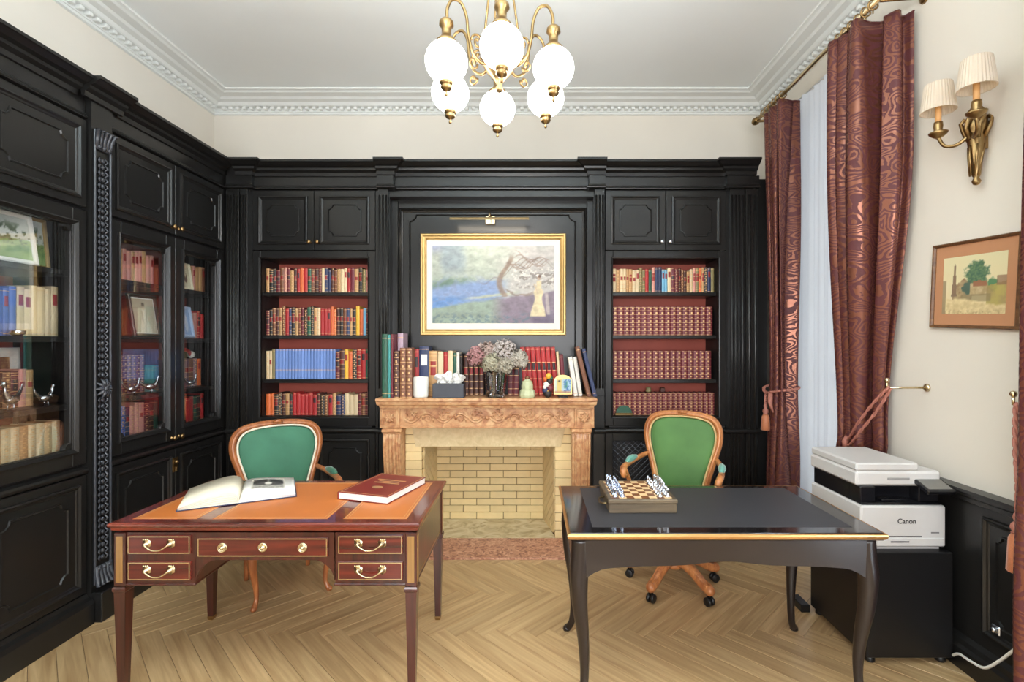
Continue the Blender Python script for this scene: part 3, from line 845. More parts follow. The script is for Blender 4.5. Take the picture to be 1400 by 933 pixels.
# ================================================================== painting over the mantel and its lamp
pt = thing('painting', 'wide gold framed lake landscape with a tree and a pale dress above the mantel', 'painting', (-.324, 4.09, 1.616))
PX0, PX1, PZ0, PZ1 = -.922, .276, 1.618, 2.456
def FA(u, v, w): return (u, 4.1155 - w, v)
m = MB(FA); m.sweep(rect(PX0, PX1, PZ0, PZ1), [(0, 0), (0, .028), (.006, .036), (.016, .036), (.026, .028), (.034, .026), (.038, .03), (.044, .026), (.05, .016), (.05, 0)], True); m.build('frame', M_GOLD, parent=pt)
m = MB(FA); m.box(PX0 + .045, PX1 - .045, PZ0 + .045, PZ1 - .045, .001, .008); m.build('mat_board', pm('white_mat', rgb(233, 228, 216), .8, var=.02), parent=pt)
def lake(s, t):
    n1, n2, n3 = nz(s * 5, t * 5, 1), nz(s * 14, t * 14, 2), nz(s * 30, t * 30, 3)
    sky = mixc((204, 198, 192), (188, 196, 180), sm(.2, .6, 1 - s) + .3 * n1)
    c = mixc(sky, (178, 184, 212), sm(.85, 1, t) * sm(.2, 0, s))
    c = mixc(c, (150, 164, 172), .8 * sm(.12, .05, abs(s - .17 - .03 * n1)) * sm(.55, .75, t))
    c = mixc(c, (112, 140, 122), sm(.62, .5, t + .08 * n1) * sm(.42, .2, s + .1 * n2))
    c = mixc(c, (142, 166, 208), sm(.55, .47, t + .05 * n1 - .15 * s + .05) * sm(.66, .5, s) * sm(.15, .3, t + s * .2))
    c = mixc(c, (110, 152, 210), sm(.36, .3, t + .03 * n2) * sm(.4, .1, s))
    c = mixc(c, (126, 138, 168), .55 * sm(.1, .3, n2) * sm(.7, .45, s) * sm(.7, .5, t))
    bank = .20 + .22 * s + .02 * n1
    c = mixc(c, (196, 198, 170), sm(.03, .0, abs(t - bank - .04)) * sm(.2, .4, s) * sm(.75, .6, s))
    g = mixc((152, 168, 150), (140, 124, 138), sm(.45, .62, s))
    g = mixc(g, (92, 112, 124), .7 * sm(0.0, .35, n3) * sm(.18, .08, t))
    c = mixc(c, g, sm(bank + .01, bank - .03, t))
    # tree with pale blossom
    tx = .60 + .05 * math.sin(t * 9) - .10 * sm(.35, .32, t)
    c = mixc(c, (146, 122, 104), .85 * sm(.024 + .02 * (1 - t), .010, abs(s - tx)) * sm(.30, .36, t) * sm(.92, .8, t))
    b2 = abs(t - (.36 + .5 * (s - .74) ** 2 * 8 + .02 * n2))
    c = mixc(c, (150, 130, 118), .8 * sm(.02, .008, b2) * sm(.58, .62, s) * sm(.86, .8, s))
    c = mixc(c, (118, 108, 100), .7 * sm(.05, .25, n2) * sm(.66, .72, s) * sm(.4, .5, t) * sm(.75, .65, t))
    c = mixc(c, (232, 226, 216), .9 * sm(.16, .34, n3 + .25 * n1) * sm(.62, .68, s) * sm(.42, .5, t) * sm(.78, .68, t))
    # standing figure in a long cream dress
    w = .018 + .020 * sm(.46, .40, t) * sm(.30, .40, t) + .045 * sm(.40, .06, t)
    cx = .875 - .02 * (.5 - t)
    c = mixc(c, (108, 92, 116), .8 * sm(.12, .05, abs(s - .9)) * sm(.14, .1, t))
    c = mixc(c, (226, 208, 166), sm(w + .008, w - .004, abs(s - cx)) * sm(.08, .1, t) * sm(.56, .53, t))
    c = mixc(c, (214, 200, 190), .7 * sm(.016, .01, abs(s - .955 + .06 * (t - .1))) * sm(.1, .12, t) * sm(.4, .36, t))
    c = mixc(c, (200, 170, 144), sm(.026, .018, math.hypot((s - cx) * 1.6, t - .580)))
    c = mixc(c, (110, 84, 72), sm(.024, .016, math.hypot((s - cx - .004) * 1.6, t - .604)))
    c = mixc(c, (214, 190, 158), sm(.010, .006, abs(s - cx + .028 + .25 * (t - .47))) * sm(.36, .40, t) * sm(.52, .49, t))
    for q in range(7):                              # branches of the tree
        bx, by = .60 + .02 * q, .66 + .035 * q
        d_ = abs((t - by) - (.55 - .16 * q) * (s - bx) - .05 * math.sin(s * 30 + q))
        c = mixc(c, (140, 118, 104), .6 * sm(.012, .004, d_) * sm(bx - .06, bx, s) * sm(bx + .34, bx + .2, s))
    d_ = abs(t - .52 - .3 * (s - .38) - .03 * math.sin(s * 40)); c = mixc(c, (128, 120, 128), .5 * sm(.014, .005, d_) * sm(.36, .42, s) * sm(.6, .56, s))
    c = mixc(c, (170, 168, 164), .06)
    k_ = .93 + .10 * n2 + .06 * n3
    return tuple(x * k_ for x in c)
painted('picture', FA, (PX0 + .095, PX1 - .098, PZ0 + .10, PZ1 - .096), .009, 150, 96, lake, pt, M_PAINT)

M_BRASSDK = pm('dark_bronze', rgb(110, 92, 64), .35, .9, var=.2)
lp = thing('picture_light', 'slim brass picture light above the gold framed painting', 'lamp', (-.34, 4.1, 2.60))
m = MB(); m.box(-.39, -.305, 4.085, 4.1155, 2.53, 2.60, 0, .006); m.tube([(-.347, 4.09, 2.59), (-.347, 4.05, 2.62), (-.347, 3.99, 2.60), (-.347, 3.98, 2.56)], .007, 8); m.build('bracket', M_BRASSP, parent=lp)
m = MB(lambda u, v, w: (w, 3.98 + u * .7, 2.548 + v * .6))
m.prism([(-.03, -.018), (-.028, .012), (-.01, .024), (.014, .02), (.026, .0), (.024, -.004), (.012, .014), (-.01, .017), (-.024, .008), (-.026, -.018)], -.66, -.028); m.build('reflector', M_BRASSDK, parent=lp)
m = MB(); m.tube([(-.64, 3.982, 2.550), (-.05, 3.982, 2.550)], .004, 8); m.build('tube', emit('warm_lamp_tube', (1.0, .82, .58, 1), 1.5), parent=lp)
area('picture_light_beam', (-.345, 3.972, 2.535), (math.radians(32), 0, 0), .58, .06, 1.0, (1.0, .90, .74))

# ================================================================== chandelier with six globes
CHX, CHY, GZ, CR = -.165, 2.48, 2.858, .29
ch = thing('chandelier', 'brass chandelier with six white glass globes hanging from the ceiling', 'chandelier', (CHX, CHY, GZ))
m = MB(); m.lathe([(.0, ZC - .001), (.07, ZC - .001), (.075, ZC - .02), (.05, ZC - .045), (.02, ZC - .06), (.0, ZC - .062)][::-1], (CHX, CHY, 0), 20); m.build('ceiling_rose', M_BRASS, parent=ch)
m = MB(); m.lathe([(0, 2.80), (.012, 2.805), (.02, 2.82), (.012, 2.84), (.03, 2.87), (.06, 2.90), (.085, 2.94), (.088, 2.98), (.07, 3.02), (.05, 3.05), (.055, 3.07), (.03, 3.09), (.022, 3.12), (.03, 3.14), (.03, 3.16), (.012, 3.19), (.010, ZC - .06)], (CHX, CHY, 0), 20); m.build('stem', M_BRASS, parent=ch)
M_GLOBE = emit('lit_opal_globe', (1.0, .98, .95, 1), 8.5)
for k in range(3):
    a = PI / 2 + k * 2 * PI / 3 + .35
    m = MB(); m.tube([(CHX + .02 * math.cos(a), CHY + .02 * math.sin(a), 3.62), (CHX + .105 * math.cos(a), CHY + .105 * math.sin(a), 3.03)], .006, 6); m.build('support_rod', M_BRASS, parent=ch)
a0 = math.atan2(-.29, .03)
for k in range(6):
    a = a0 + k * PI / 3
    ca, sa = math.cos(a), math.sin(a)
    Q = lambda r, z: (CHX + r * ca, CHY + r * sa, z)
    m = MB()
    m.tube(bez([Q(.06, 2.94), Q(.10, 2.915), Q(.15, 2.95), Q(.175, 3.03), Q(.185, 3.11), Q(.215, 3.165), Q(.26, 3.16), Q(.285, 3.11), Q(.287, 3.06)], 6), .0075, 8)
    m.tube([Q(.125 + .033 * math.cos(i * .5) * (1 - i / 22), 3.01 + .04 * math.sin(i * .5) * (1 - i / 22)) for i in range(18)], lerpn([.006, .006, .005, .009], 18), 6)
    m.tube([Q(.15 + .025 * math.cos(PI + i * .5) * (1 - i / 20), 2.90 + .03 * math.sin(PI + i * .5) * (1 - i / 20)) for i in range(14)], lerpn([.006, .005, .008], 14), 6)
    arm = m.build('arm', M_BRASS, parent=ch)
    g = Q(CR, GZ)
    m = MB(); m.lathe([(.012, .205), (.022, .198), (.032, .188), (.034, .17), (.022, .16), (.022, .125), (.026, .12), (.03, .112), (.045, .098), (.05, .085), (0, .084)][::-1], g, 18); m.build('fitter', M_BRASS, parent=arm)
    m = MB(); m.sphere(g, .098, 24, 16, 0, (1, 1, .97)); m.build('globe', M_GLOBE, parent=arm)
    m = MB(); m.lathe([(0, -.16), (.006, -.158), (.008, -.15), (.004, -.142), (.006, -.136), (.022, -.128), (.028, -.118), (.022, -.11), (.026, -.107), (.032, -.098), (.03, -.088), (0, -.087)], g, 16); m.build('finial', M_BRASS, parent=arm)

# ================================================================== wall sconce
sc_ = thing('wall_sconce', 'brass two branch wall sconce with pleated white shades', 'wall lamp', (XR, 2.31, 2.3))
SX, SY = 2.062, 2.31
m = MB(); m.lathe([(0, 2.285), (.012, 2.29), (.018, 2.305), (.010, 2.32), (.016, 2.335), (.022, 2.40), (.034, 2.50), (.028, 2.52), (.04, 2.545), (.042, 2.575), (.03, 2.60), (.022, 2.62), (.03, 2.635), (.02, 2.65), (0, 2.66)], (SX, SY, 0), 12, flute=.05); m.box(SX, XR - .001, SY - .02, SY + .02, 2.45, 2.6)
m.build('backplate', M_BRASS, parent=sc_)
M_SHADE, _nt, _N, _L, _b = newmat('pleated_shade')
_d = _N.new('ShaderNodeBsdfTranslucent'); _d.inputs[0].default_value = rgb(246, 232, 212); _b.inputs['Base Color'].default_value = rgb(240, 232, 218); _b.inputs['Roughness'].default_value = .8
_m = _N.new('ShaderNodeMixShader'); _m.inputs[0].default_value = .5; _L.new(_b.outputs[0], _m.inputs[1]); _L.new(_d.outputs[0], _m.inputs[2]); _L.new(_m.outputs[0], _N['Material Output'].inputs[0])
M_CANDLE = pm('candle_sleeve', rgb(224, 170, 110), .5)
m = MB()
for k in range(6):
    a = k * PI / 3
    m.tube([(SX + .03 * math.cos(a), SY + .03 * math.sin(a), 2.50), (SX + .05 * math.cos(a), SY + .05 * math.sin(a), 2.55), (SX + .055 * math.cos(a + .3), SY + .055 * math.sin(a + .3), 2.585), (SX + .04 * math.cos(a + .5), SY + .04 * math.sin(a + .5), 2.60)] if math.cos(a) < .6 else [(SX, SY, 2.5), (SX - .01, SY, 2.52)], .009, 6)
    m.tube([(SX - .012 + .014 * math.cos(a), SY + .014 * math.sin(a), 2.33), (SX - .005 + .026 * math.cos(a), SY + .026 * math.sin(a), 2.42), (SX + .03 * math.cos(a), SY + .03 * math.sin(a), 2.47)] if math.cos(a) < .6 else [(SX, SY, 2.4), (SX - .01, SY, 2.42)], .005, 6)
m.build('leaf_ornament', M_BRASS, parent=sc_)
for ax, ay in ((1.955, 2.19), (1.962, 2.405)):
    m = MB()
    m.tube(bez([(SX - .02, SY, 2.53), (SX - .055, SY + (ay - SY) * .4, 2.49), (ax + .02, SY + (ay - SY) * .85, 2.50), (ax, ay, 2.545)], 6), .008, 8)
    m.lathe([(.006, 2.54), (.022, 2.55), (.036, 2.562), (.04, 2.57), (.02, 2.572), (.017, 2.58), (.02, 2.60), (.018, 2.62), (.014, 2.622)], (ax, ay, 0), 14)
    arm = m.build('arm', M_BRASS, parent=sc_)
    m = MB(); m.lathe([(.0125, 2.62), (.0125, 2.70), (0, 2.701)], (ax, ay, 0), 10); m.build('candle', M_CANDLE, parent=arm)
    m = MB(); n = 64
    m.lathe([(.072, 2.672), (.071, 2.677), (.056, 2.798), (.055, 2.803), (.050, 2.803), (.067, 2.672), (.072, 2.672)], (ax, ay, 0), n, flute=.02, smooth=False, caps=False)
    m.build('shade', M_SHADE, parent=arm)
    m = MB(); m.lathe([(.0135, 2.70), (.018, 2.72), (.014, 2.745), (0, 2.755)], (ax, ay, 0), 10)
    for q in range(3):
        aa = q * 2 * PI / 3; m.tube([(ax + .012 * math.cos(aa), ay + .012 * math.sin(aa), 2.71), (ax + .056 * math.cos(aa), ay + .056 * math.sin(aa), 2.775)], .0012, 4)
    m.build('bulb', M_WHITEP, parent=arm)

# ================================================================== watercolour on the window wall
wc = thing('watercolour', 'small framed watercolour of a village lane in a tan mat', 'painting', (XR, 2.36, 1.83))
tilt = math.radians(-3.2)
def FWc(u, v, w):
    a = u * math.cos(tilt) - v * math.sin(tilt); b = u * math.sin(tilt) + v * math.cos(tilt)
    return (XR - .002 - w, 2.362 - a, 1.833 + b)
hw, hh = .236, .212
m = MB(FWc); m.sweep(rect(-hw, hw, -hh, hh), [(0, 0), (0, .014), (.004, .02), (.010, .018), (.016, .010), (.016, 0)], True); m.build('frame', wood('brown_frame', rgb(82, 52, 30), rgb(124, 86, 52), 0, .4), parent=wc)
m = MB(FWc); m.box(-hw + .014, hw - .014, -hh + .014, hh - .014, .001, .006); m.build('mat_board', pm('tan_mat', rgb(190, 136, 98), .8, var=.05), parent=wc)
def lane(s, t):
    n1, n2, n3 = nz(s * 4, t * 4, 7), nz(s * 11, t * 11, 8), nz(s * 26, t * 26, 9)
    c = mixc((226, 206, 164), (222, 212, 168), t + .2 * n1)
    road = .30 - .16 * s + .05 * n1
    wallc = mixc((176, 156, 116), (196, 180, 140), .5 + n2)
    # church with spire, houses
    if t < .62 - abs(s - .36) * .9 + .02 * n3 and .17 < s < .5 and t > .22: c = mixc(wallc, (150, 124, 92), .5 + n2)
    if abs(s - .2) < max(0, .03 * (1.02 - t) * 2.2) and .3 < t < .88: c = (136, 112, 90)
    r = math.hypot((s - .56) * 1.25, t - .66) + .08 * n2
    c = mixc(c, mixc((70, 104, 84), (112, 136, 96), .5 + n3), sm(.25, .2, r))
    r2 = math.hypot((s - .42) * 1.3, (t - .45)) + .05 * n2
    c = mixc(c, (82, 104, 90), sm(.12, .09, r2))
    if .46 < s < .74 and .3 < t < .52: c = mixc((196, 176, 136), (170, 148, 106), .5 + n2)
    if .5 < s < .72 and .46 < t < .56 - .1 * abs(s - .6): c = (156, 108, 80)
    r3 = math.hypot((s - .8) * 1.6, t - .48) + .06 * n2
    c = mixc(c, (92, 136, 96), sm(.14, .1, r3))
    if s > .72 and t < .46 + .25 * (s - .72) and t > .1: c = mixc(c, mixc((176, 160, 88), (154, 132, 92), .5 + n1), .9)
    if s > .86 and .46 < t < .62: c = mixc((140, 106, 84), c, .3)
    if .32 < s < .78 and t < .33 and t > .2: c = mixc((140, 126, 92), c, .35)
    c = mixc(c, mixc((226, 206, 158), (204, 182, 134), .5 + n2), sm(road + .03, road - .02, t))
    if s < .06 and t < .6: c = mixc(c, (120, 104, 78), .6)
    c = mixc(c, (150, 126, 90), .5 * sm(.0, .4, n3) * sm(.12, .02, t))
    return c
painted('picture', FWc, (-hw + .064, hw - .066, -hh + .070, hh - .074), .007, 90, 70, lane, wc, M_PAINT)
# ================================================================== curtains, rods, sheers
def damask():
    m, nt, N, L, b = newmat('burgundy_damask')
    uv = N.new('ShaderNodeUVMap'); uv.uv_map = 'UVMap'
    n1 = N.new('ShaderNodeTexNoise'); n1.inputs['Scale'].default_value = 5.0; n1.inputs['Detail'].default_value = 1.5
    L.new(uv.outputs[0], n1.inputs['Vector'])
    mx = N.new('ShaderNodeMix'); mx.data_type = 'VECTOR'; mx.inputs['Factor'].default_value = 0.22
    L.new(uv.outputs[0], mx.inputs['A']); L.new(n1.outputs['Color'], mx.inputs['B'])
    vo = N.new('ShaderNodeTexVoronoi'); vo.inputs['Scale'].default_value = 13.0
    L.new(mx.outputs['Result'], vo.inputs['Vector'])
    sn = N.new('ShaderNodeMath'); sn.operation = 'MULTIPLY'; sn.inputs[1].default_value = 34.0
    L.new(vo.outputs['Distance'], sn.inputs[0])
    si = N.new('ShaderNodeMath'); si.operation = 'SINE'; L.new(sn.outputs[0], si.inputs[0])
    n2 = N.new('ShaderNodeTexNoise'); n2.inputs['Scale'].default_value = 48; n2.inputs['Detail'].default_value = 2; n2.inputs['Distortion'].default_value = 1.0
    L.new(uv.outputs[0], n2.inputs['Vector'])
    ad = N.new('ShaderNodeMath'); ad.operation = 'MULTIPLY_ADD'; ad.inputs[1].default_value = 3.2; 
    L.new(n2.outputs['Fac'], ad.inputs[0]); L.new(si.outputs[0], ad.inputs[2])
    cr = N.new('ShaderNodeValToRGB'); e = cr.color_ramp.elements
    e[0].position = .44; e[0].color = (0, 0, 0, 1); e[1].position = .52; e[1].color = (1, 1, 1, 1)
    mr = N.new('ShaderNodeMapRange'); mr.inputs['From Min'].default_value = 0.2; mr.inputs['From Max'].default_value = 3.2
    L.new(ad.outputs[0], mr.inputs['Value']); L.new(mr.outputs[0], cr.inputs['Fac'])
    mc = N.new('ShaderNodeMix'); mc.data_type = 'RGBA'
    mc.inputs['A'].default_value = rgb(88, 39, 41); mc.inputs['B'].default_value = rgb(128, 80, 62)
    L.new(cr.outputs['Color'], mc.inputs['Factor']); L.new(mc.outputs['Result'], b.inputs['Base Color'])
    ro = N.new('ShaderNodeMapRange'); ro.inputs['To Min'].default_value = .62; ro.inputs['To Max'].default_value = .30
    L.new(cr.outputs['Color'], ro.inputs['Value']); L.new(ro.outputs[0], b.inputs['Roughness'])
    me = N.new('ShaderNodeMath'); me.operation = 'MULTIPLY'; me.inputs[1].default_value = .6
    L.new(cr.outputs['Color'], me.inputs[0]); L.new(me.outputs[0], b.inputs['Metallic'])
    pass
    bp = N.new('ShaderNodeBump'); bp.inputs['Strength'].default_value = .25; bp.inputs['Distance'].default_value = .002
    L.new(cr.outputs['Color'], bp.inputs['Height']); L.new(bp.outputs['Normal'], b.inputs['Normal'])
    return m
M_DAMASK = damask()
M_ROPE = pm('dusty_rose_cord', rgb(176, 112, 96), .6, var=.25, scale=160, bump=.3, bscale=300)
M_TASSEL = pm('copper_tassel_silk', rgb(196, 122, 84), .5, var=.25, scale=200, bump=.3, bscale=260, sheen=.4)
M_SHEER, _nt, _N, _L, _b = newmat('white_voile')
_N.remove(_b)
_d = _N.new('ShaderNodeBsdfDiffuse'); _d.inputs[0].default_value = rgb(240, 241, 245)
_t = _N.new('ShaderNodeBsdfTranslucent'); _t.inputs[0].default_value = rgb(240, 242, 247)
_p = _N.new('ShaderNodeBsdfTransparent')
_m1 = _N.new('ShaderNodeMixShader'); _m1.inputs[0].default_value = .5; _L.new(_d.outputs[0], _m1.inputs[1]); _L.new(_t.outputs[0], _m1.inputs[2])
_tc = _N.new('ShaderNodeTexCoord'); _w = _N.new('ShaderNodeTexNoise'); _w.inputs['Scale'].default_value = 400; _L.new(_tc.outputs['Object'], _w.inputs['Vector'])
_r = _N.new('ShaderNodeMapRange'); _r.inputs['To Min'].default_value = .04; _r.inputs['To Max'].default_value = .16; _L.new(_w.outputs['Fac'], _r.inputs['Value'])
_m2 = _N.new('ShaderNodeMixShader'); _L.new(_r.outputs[0], _m2.inputs[0]); _L.new(_m1.outputs[0], _m2.inputs[1]); _L.new(_p.outputs[0], _m2.inputs[2])
_L.new(_m2.outputs[0], _N['Material Output'].inputs[0])

def cloth(name, curve, zs, mat, parent, cw, thick=.004, ns=96):
    """curve(s, z) -> plan point of the cloth; zs: heights from the top down; cw: real cloth width for the pattern"""
    nzv = len(zs)
    vs, fs, uv = [], [], []
    for j, z in enumerate(zs):
        for i in range(ns + 1):
            s = i / ns
            x, y = curve(s, z)
            vs.append((x, y, z)); uv.append((s * cw, z))
    W = ns + 1
    for j in range(nzv - 1):
        for i in range(ns):
            fs.append((j * W + i, j * W + i + 1, (j + 1) * W + i + 1, (j + 1) * W + i))
    M = WM[parent.name].inverted() if parent else Matrix.Identity(4)
    me = bpy.data.meshes.new(name); me.from_pydata([tuple(M @ Vector(p)) for p in vs], [], fs)
    ul = me.uv_layers.new(name='UVMap')
    for p in me.polygons:
        for li in p.loop_indices: ul.data[li].uv = uv[me.loops[li].vertex_index]
    me.polygons.foreach_set('use_smooth', [True] * len(fs))
    me.materials.append(mat)
    o = bpy.data.objects.new(name, me); COL.objects.link(o)
    if parent: o.parent = parent
    if thick:
        sd = o.modifiers.new('thickness', 'SOLIDIFY'); sd.thickness = thick
    WM[o.name] = WM[parent.name] if parent else Matrix.Identity(4)
    return o

def curtain(label, y_far, y_near, z_top, zt, pull, ret=0.0, loc=None, seed=0, xm=1.87, nf=6, kf=.6, dy=0.0, drop=0.0):
    """gathered curtain between two points along the rod, drawn in at the tie height zt"""
    t = thing('curtain', label, 'curtain', (xm, (y_far + y_near) / 2, 0.0), 0, 'burgundy damask curtains on the window wall')
    rr = random.Random(seed); ph = [rr.uniform(0, 6.28) for _ in range(6)]
    def curve(s, z):
        q = math.exp(-((z - zt) / (.95 if z > zt else .42)) ** 2)       # how strongly the tie draws it in
        fw = 1 - pull * q
        yc = y_near + dy * q
        sh = sm(2.7, 1.05, z) if drop else 0.0
        yc += drop * sh + (.085 * sm(.93, .82, z) if drop else 0)
        y = yc + (y_far - y_near) * (1 - s) * fw + (y_far - y_near) * (1 - fw) * .45
        a = .070 * (1 - .25 * q) * (1 + .35 * math.sin(2.3 * s * 6 + ph[0]))
        x = xm + .11 * sh - a * math.sin(2 * PI * nf * s + ph[1] + .5 * math.sin(z * 1.3 + ph[2])) - .012 * math.sin(2 * PI * nf * 2.1 * s + ph[3] + z * .7)
        y += .024 * math.sin(4 * PI * nf * s + 2 * ph[1] + .4)
        if ret and s > .8:                                             # the outer edge turns back to the wall
            k = (s - .8) / .2
            y = y + .030 * math.sin(k * 9.0) * math.sin(k * PI); x = x + (XR - .04 - x) * k
        return x, y
    zs = [z_top - (z_top - .012) * (i / 60) for i in range(61)]
    cloth('drape', curve, zs, M_DAMASK, t, 1.5)
    m = MB()
    pts = [curve(i / 60, z_top) for i in range(61)]
    m.tube([(x, y, z_top - .004) for x, y in pts], .005, 5); m.build('heading_tape', M_DAMASK, parent=t)
    return t, curve

ZR = 3.405
rod_x = 1.862
def rod(y0, y1, label):
    t = thing('curtain_rod', label, 'curtain rod', (rod_x, (y0 + y1) / 2, ZR), 0)
    m = MB(); m.tube([(rod_x, y0, ZR), (rod_x, y1, ZR)], .016, 12); m.build('pole', M_BRASSP, parent=t)
    for y, s in ((y0, -1), (y1, 1)):
        m = MB(); m.lathe([(.016, 0), (.026, .006), (.018, .014), (.022, .02), (.032, .04), (.026, .062), (.01, .075), (0, .078)], (rod_x, y, ZR), 12, 0, True, Matrix.Rotation(-s * PI / 2, 3, 'X')); m.build('finial', M_BRASS, parent=t)
    for y in (y0 + .06, y1 - .002 if y1 > 3 else y1 - .06):
        m = MB(); m.tube([(XR - .001, y, ZR), (rod_x, y, ZR - .018)], .010, 8); m.lathe([(.035, 0), (.03, .012), (.012, .02)], (XR - .001, y, ZR), 12, 0, True, Matrix.Rotation(-PI / 2, 3, 'Y')); m.build('bracket', M_BRASS, parent=t)
    return t
def rings(t, ys):
    for y in ys:
        m = MB(); m.tube([(rod_x + .026 * math.cos(a), y + .006 * math.sin(a * 2), ZR + .004 - .006 + .026 * math.sin(a)) for a in [i * PI / 8 for i in range(16)]], .005, 6, closed=True)
        m.tube([(rod_x, y, ZR - .03), (rod_x, y, ZR - .05)], .004, 5); m.build('ring', M_BRASS, parent=t)
r1 = rod(2.60, 4.11, 'brass curtain rod over the far window, both drapes on its rings')
rings(r1, [2.72, 2.78, 2.84, 2.90, 2.96, 3.02, 3.70, 3.76, 3.82, 3.88, 3.94, 4.0])
r2 = rod(.0, 2.02, 'brass curtain rod over the near window, mostly outside the photo')
rings(r2, [1.58, 1.66, 1.74, 1.82, 1.90])
zc = ZR - .052
cu_l, cf_l = curtain('burgundy damask curtain at the corner, held by a tasselled cord', 3.925, 3.67, zc, 1.22, .20, 0, seed=3, nf=5, xm=1.90)
cu_r, cf_r = curtain('wide burgundy damask curtain behind the printer, drawn aside by a plain cord', 3.07, 2.69, zc, 1.05, .26, 1, drop=.155, seed=5, nf=6, xm=1.872)
cu_n, cf_n = curtain('burgundy damask curtain at the very edge of the photo near the camera', 1.888, 1.45, zc, 1.2, .0, 0, seed=8, nf=5, xm=1.93)

def sheer(y0, y1, label):
    t = thing('sheer_curtain', label, 'curtain', (2.03, (y0 + y1) / 2, 0))
    def curve(s, z):
        y = y0 + (y1 - y0) * s
        f = .010 * math.sin(s * 47 + .4 * math.sin(z * .9)) + .006 * math.sin(s * 101 + 1 + z * .3) + .008 * math.sin(s * 19 + 2)
        return 2.087 + f, y
    zs = [3.455 - (3.455 - .02) * i / 30 for i in range(31)]
    cloth('voile', curve, zs, M_SHEER, t, 2.0, 0.0, 180)
    m = MB(); m.tube([(2.087, y0 - .004, 3.46), (2.087, y1 + .004, 3.46)], .006, 8)
    m.build('wire', M_WINFR, parent=t)
    return t
sheer(2.955, 4.065, 'white sheer curtain over the far window between the burgundy drapes')
sheer(.155, 1.345, 'white sheer curtain over the near window outside the photo')

# ---------------------------------------------------------------- cords and tassels
def rope(m, pts, r):
    """two strands twisted round one another"""
    P = bez(pts, 10)
    for ph in (0, PI):
        q = []
        for i, p in enumerate(P):
            a = i * .9 + ph
            q.append((p[0] + r * .5 * math.cos(a), p[1] + r * .5 * math.sin(a), p[2] + r * .35 * math.sin(a + 1)))
        m.tube(q, r * .62, 6)
def tassel(t, x, y, z, h=.2, r=.034):
    m = MB(); m.lathe([(.004, z), (.012, z - .005), (.016, z - .02), (.010, z - .035), (.02, z - .045), (.024, z - .06), (.016, z - .075), (.022, z - .08)], (x, y, 0), 12); m.build('tassel_knob', M_ROPE, parent=t)
    m = MB(); m.lathe([(.016, z - .078), (r * .8, z - .10), (r, z - h), (r * .9, z - h - .004), (0, z - h)], (x, y, 0), 28, flute=.04); m.build('tassel_skirt', M_TASSEL, parent=t)
t = thing('curtain_tieback', 'rose cord with a copper tassel round the corner curtain', 'curtain tieback', (1.85, 3.8, 1.2))
m = MB(); rope(m, [(XR - .004, 4.10, 1.26), (2.0, 4.06, 1.245), (1.93, 3.995, 1.225), (1.835, 3.94, 1.20), (1.815, 3.86, 1.17), (1.82, 3.77, 1.185), (1.84, 3.70, 1.20), (1.91, 3.672, 1.21), (1.985, 3.71, 1.22), (2.0, 3.85, 1.23), (2.02, 3.97, 1.24), (2.05, 4.07, 1.245), (XR - .004, 4.125, 1.25)], .013)
m.build('cord', M_ROPE, parent=t)
m = MB(); rope(m, [(1.815, 3.86, 1.17), (1.805, 3.85, 1.12), (1.802, 3.845, 1.07)], .011); m.build('drop', M_ROPE, parent=t)
tassel(t, 1.802, 3.845, 1.085, .20)
m = MB(); m.tube([(1.815, 3.79, 1.17), (1.80, 3.77, 1.10), (1.815, 3.75, 1.03)], [.02, .018, .005], 8); m.build('knot', M_ROPE, parent=t)

def hook(y, z, x1, label):
    t = thing('tieback_hook', label, 'curtain hook', (XR, y, z))
    m = MB(); m.lathe([(.022, 0), (.02, .008), (.010, .012)], (XR - .0005, y, z), 12, 0, True, Matrix.Rotation(-PI / 2, 3, 'Y')); m.tube([(XR - .008, y, z), (x1, y, z)], .006, 8)
    m.tube([(x1, y, z - .004), (x1, y, z + .028)], .006, 8); m.sphere((x1, y, z + .04), .013, 10, 8); m.build('arm', M_BRASSP, parent=t)
    return t
hook(2.645, 1.315, 1.885, 'brass curtain hook on the cream wall beside the printer')
hook(1.97, 1.31, 1.905, 'brass curtain hook at the edge of the photo near the camera')
t = thing('curtain_tieback', 'twisted rose cord running from the brass hook round the wide curtain', 'curtain tieback', (1.85, 2.8, 1.1))
m = MB()
rope(m, [(1.885, 2.632, 1.318), (1.87, 2.72, 1.23), (1.87, 2.86, 1.09), (1.905, 2.99, .985), (1.925, 3.06, .955), (1.97, 3.18, .96), (2.035, 3.215, .97)], .009); m.build('cord', M_ROPE, parent=t)
m = MB(); rope(m, [(1.895, 2.632, 1.308), (1.885, 2.71, 1.195), (1.882, 2.86, 1.04), (1.91, 2.99, .945), (1.927, 3.06, .925), (1.97, 3.185, .93), (2.035, 3.22, .95)], .009); m.build('cord', M_ROPE, parent=t)
m = MB(); m.tube([(1.915, 3.03, .985), (1.912, 3.04, .95), (1.915, 3.045, .90)], [.012, .02, .012], 8); m.build('knot', M_ROPE, parent=t)
t = thing('curtain_tieback', 'rose cord with a tassel hanging from the hook at the edge of the photo', 'curtain tieback', (1.9, 1.95, 1.2))
m = MB(); rope(m, [(1.905, 1.957, 1.315), (1.90, 1.955, 1.20), (1.895, 1.945, 1.08), (1.87, 1.90, 1.0), (1.87, 1.80, .96)], .011); m.build('cord', M_ROPE, parent=t)
m = MB(); rope(m, [(1.895, 1.945, 1.08), (1.903, 1.95, .98), (1.905, 1.953, .87)], .010); m.build('drop', M_ROPE, parent=t)
tassel(t, 1.905, 1.953, .885, .23, .034)
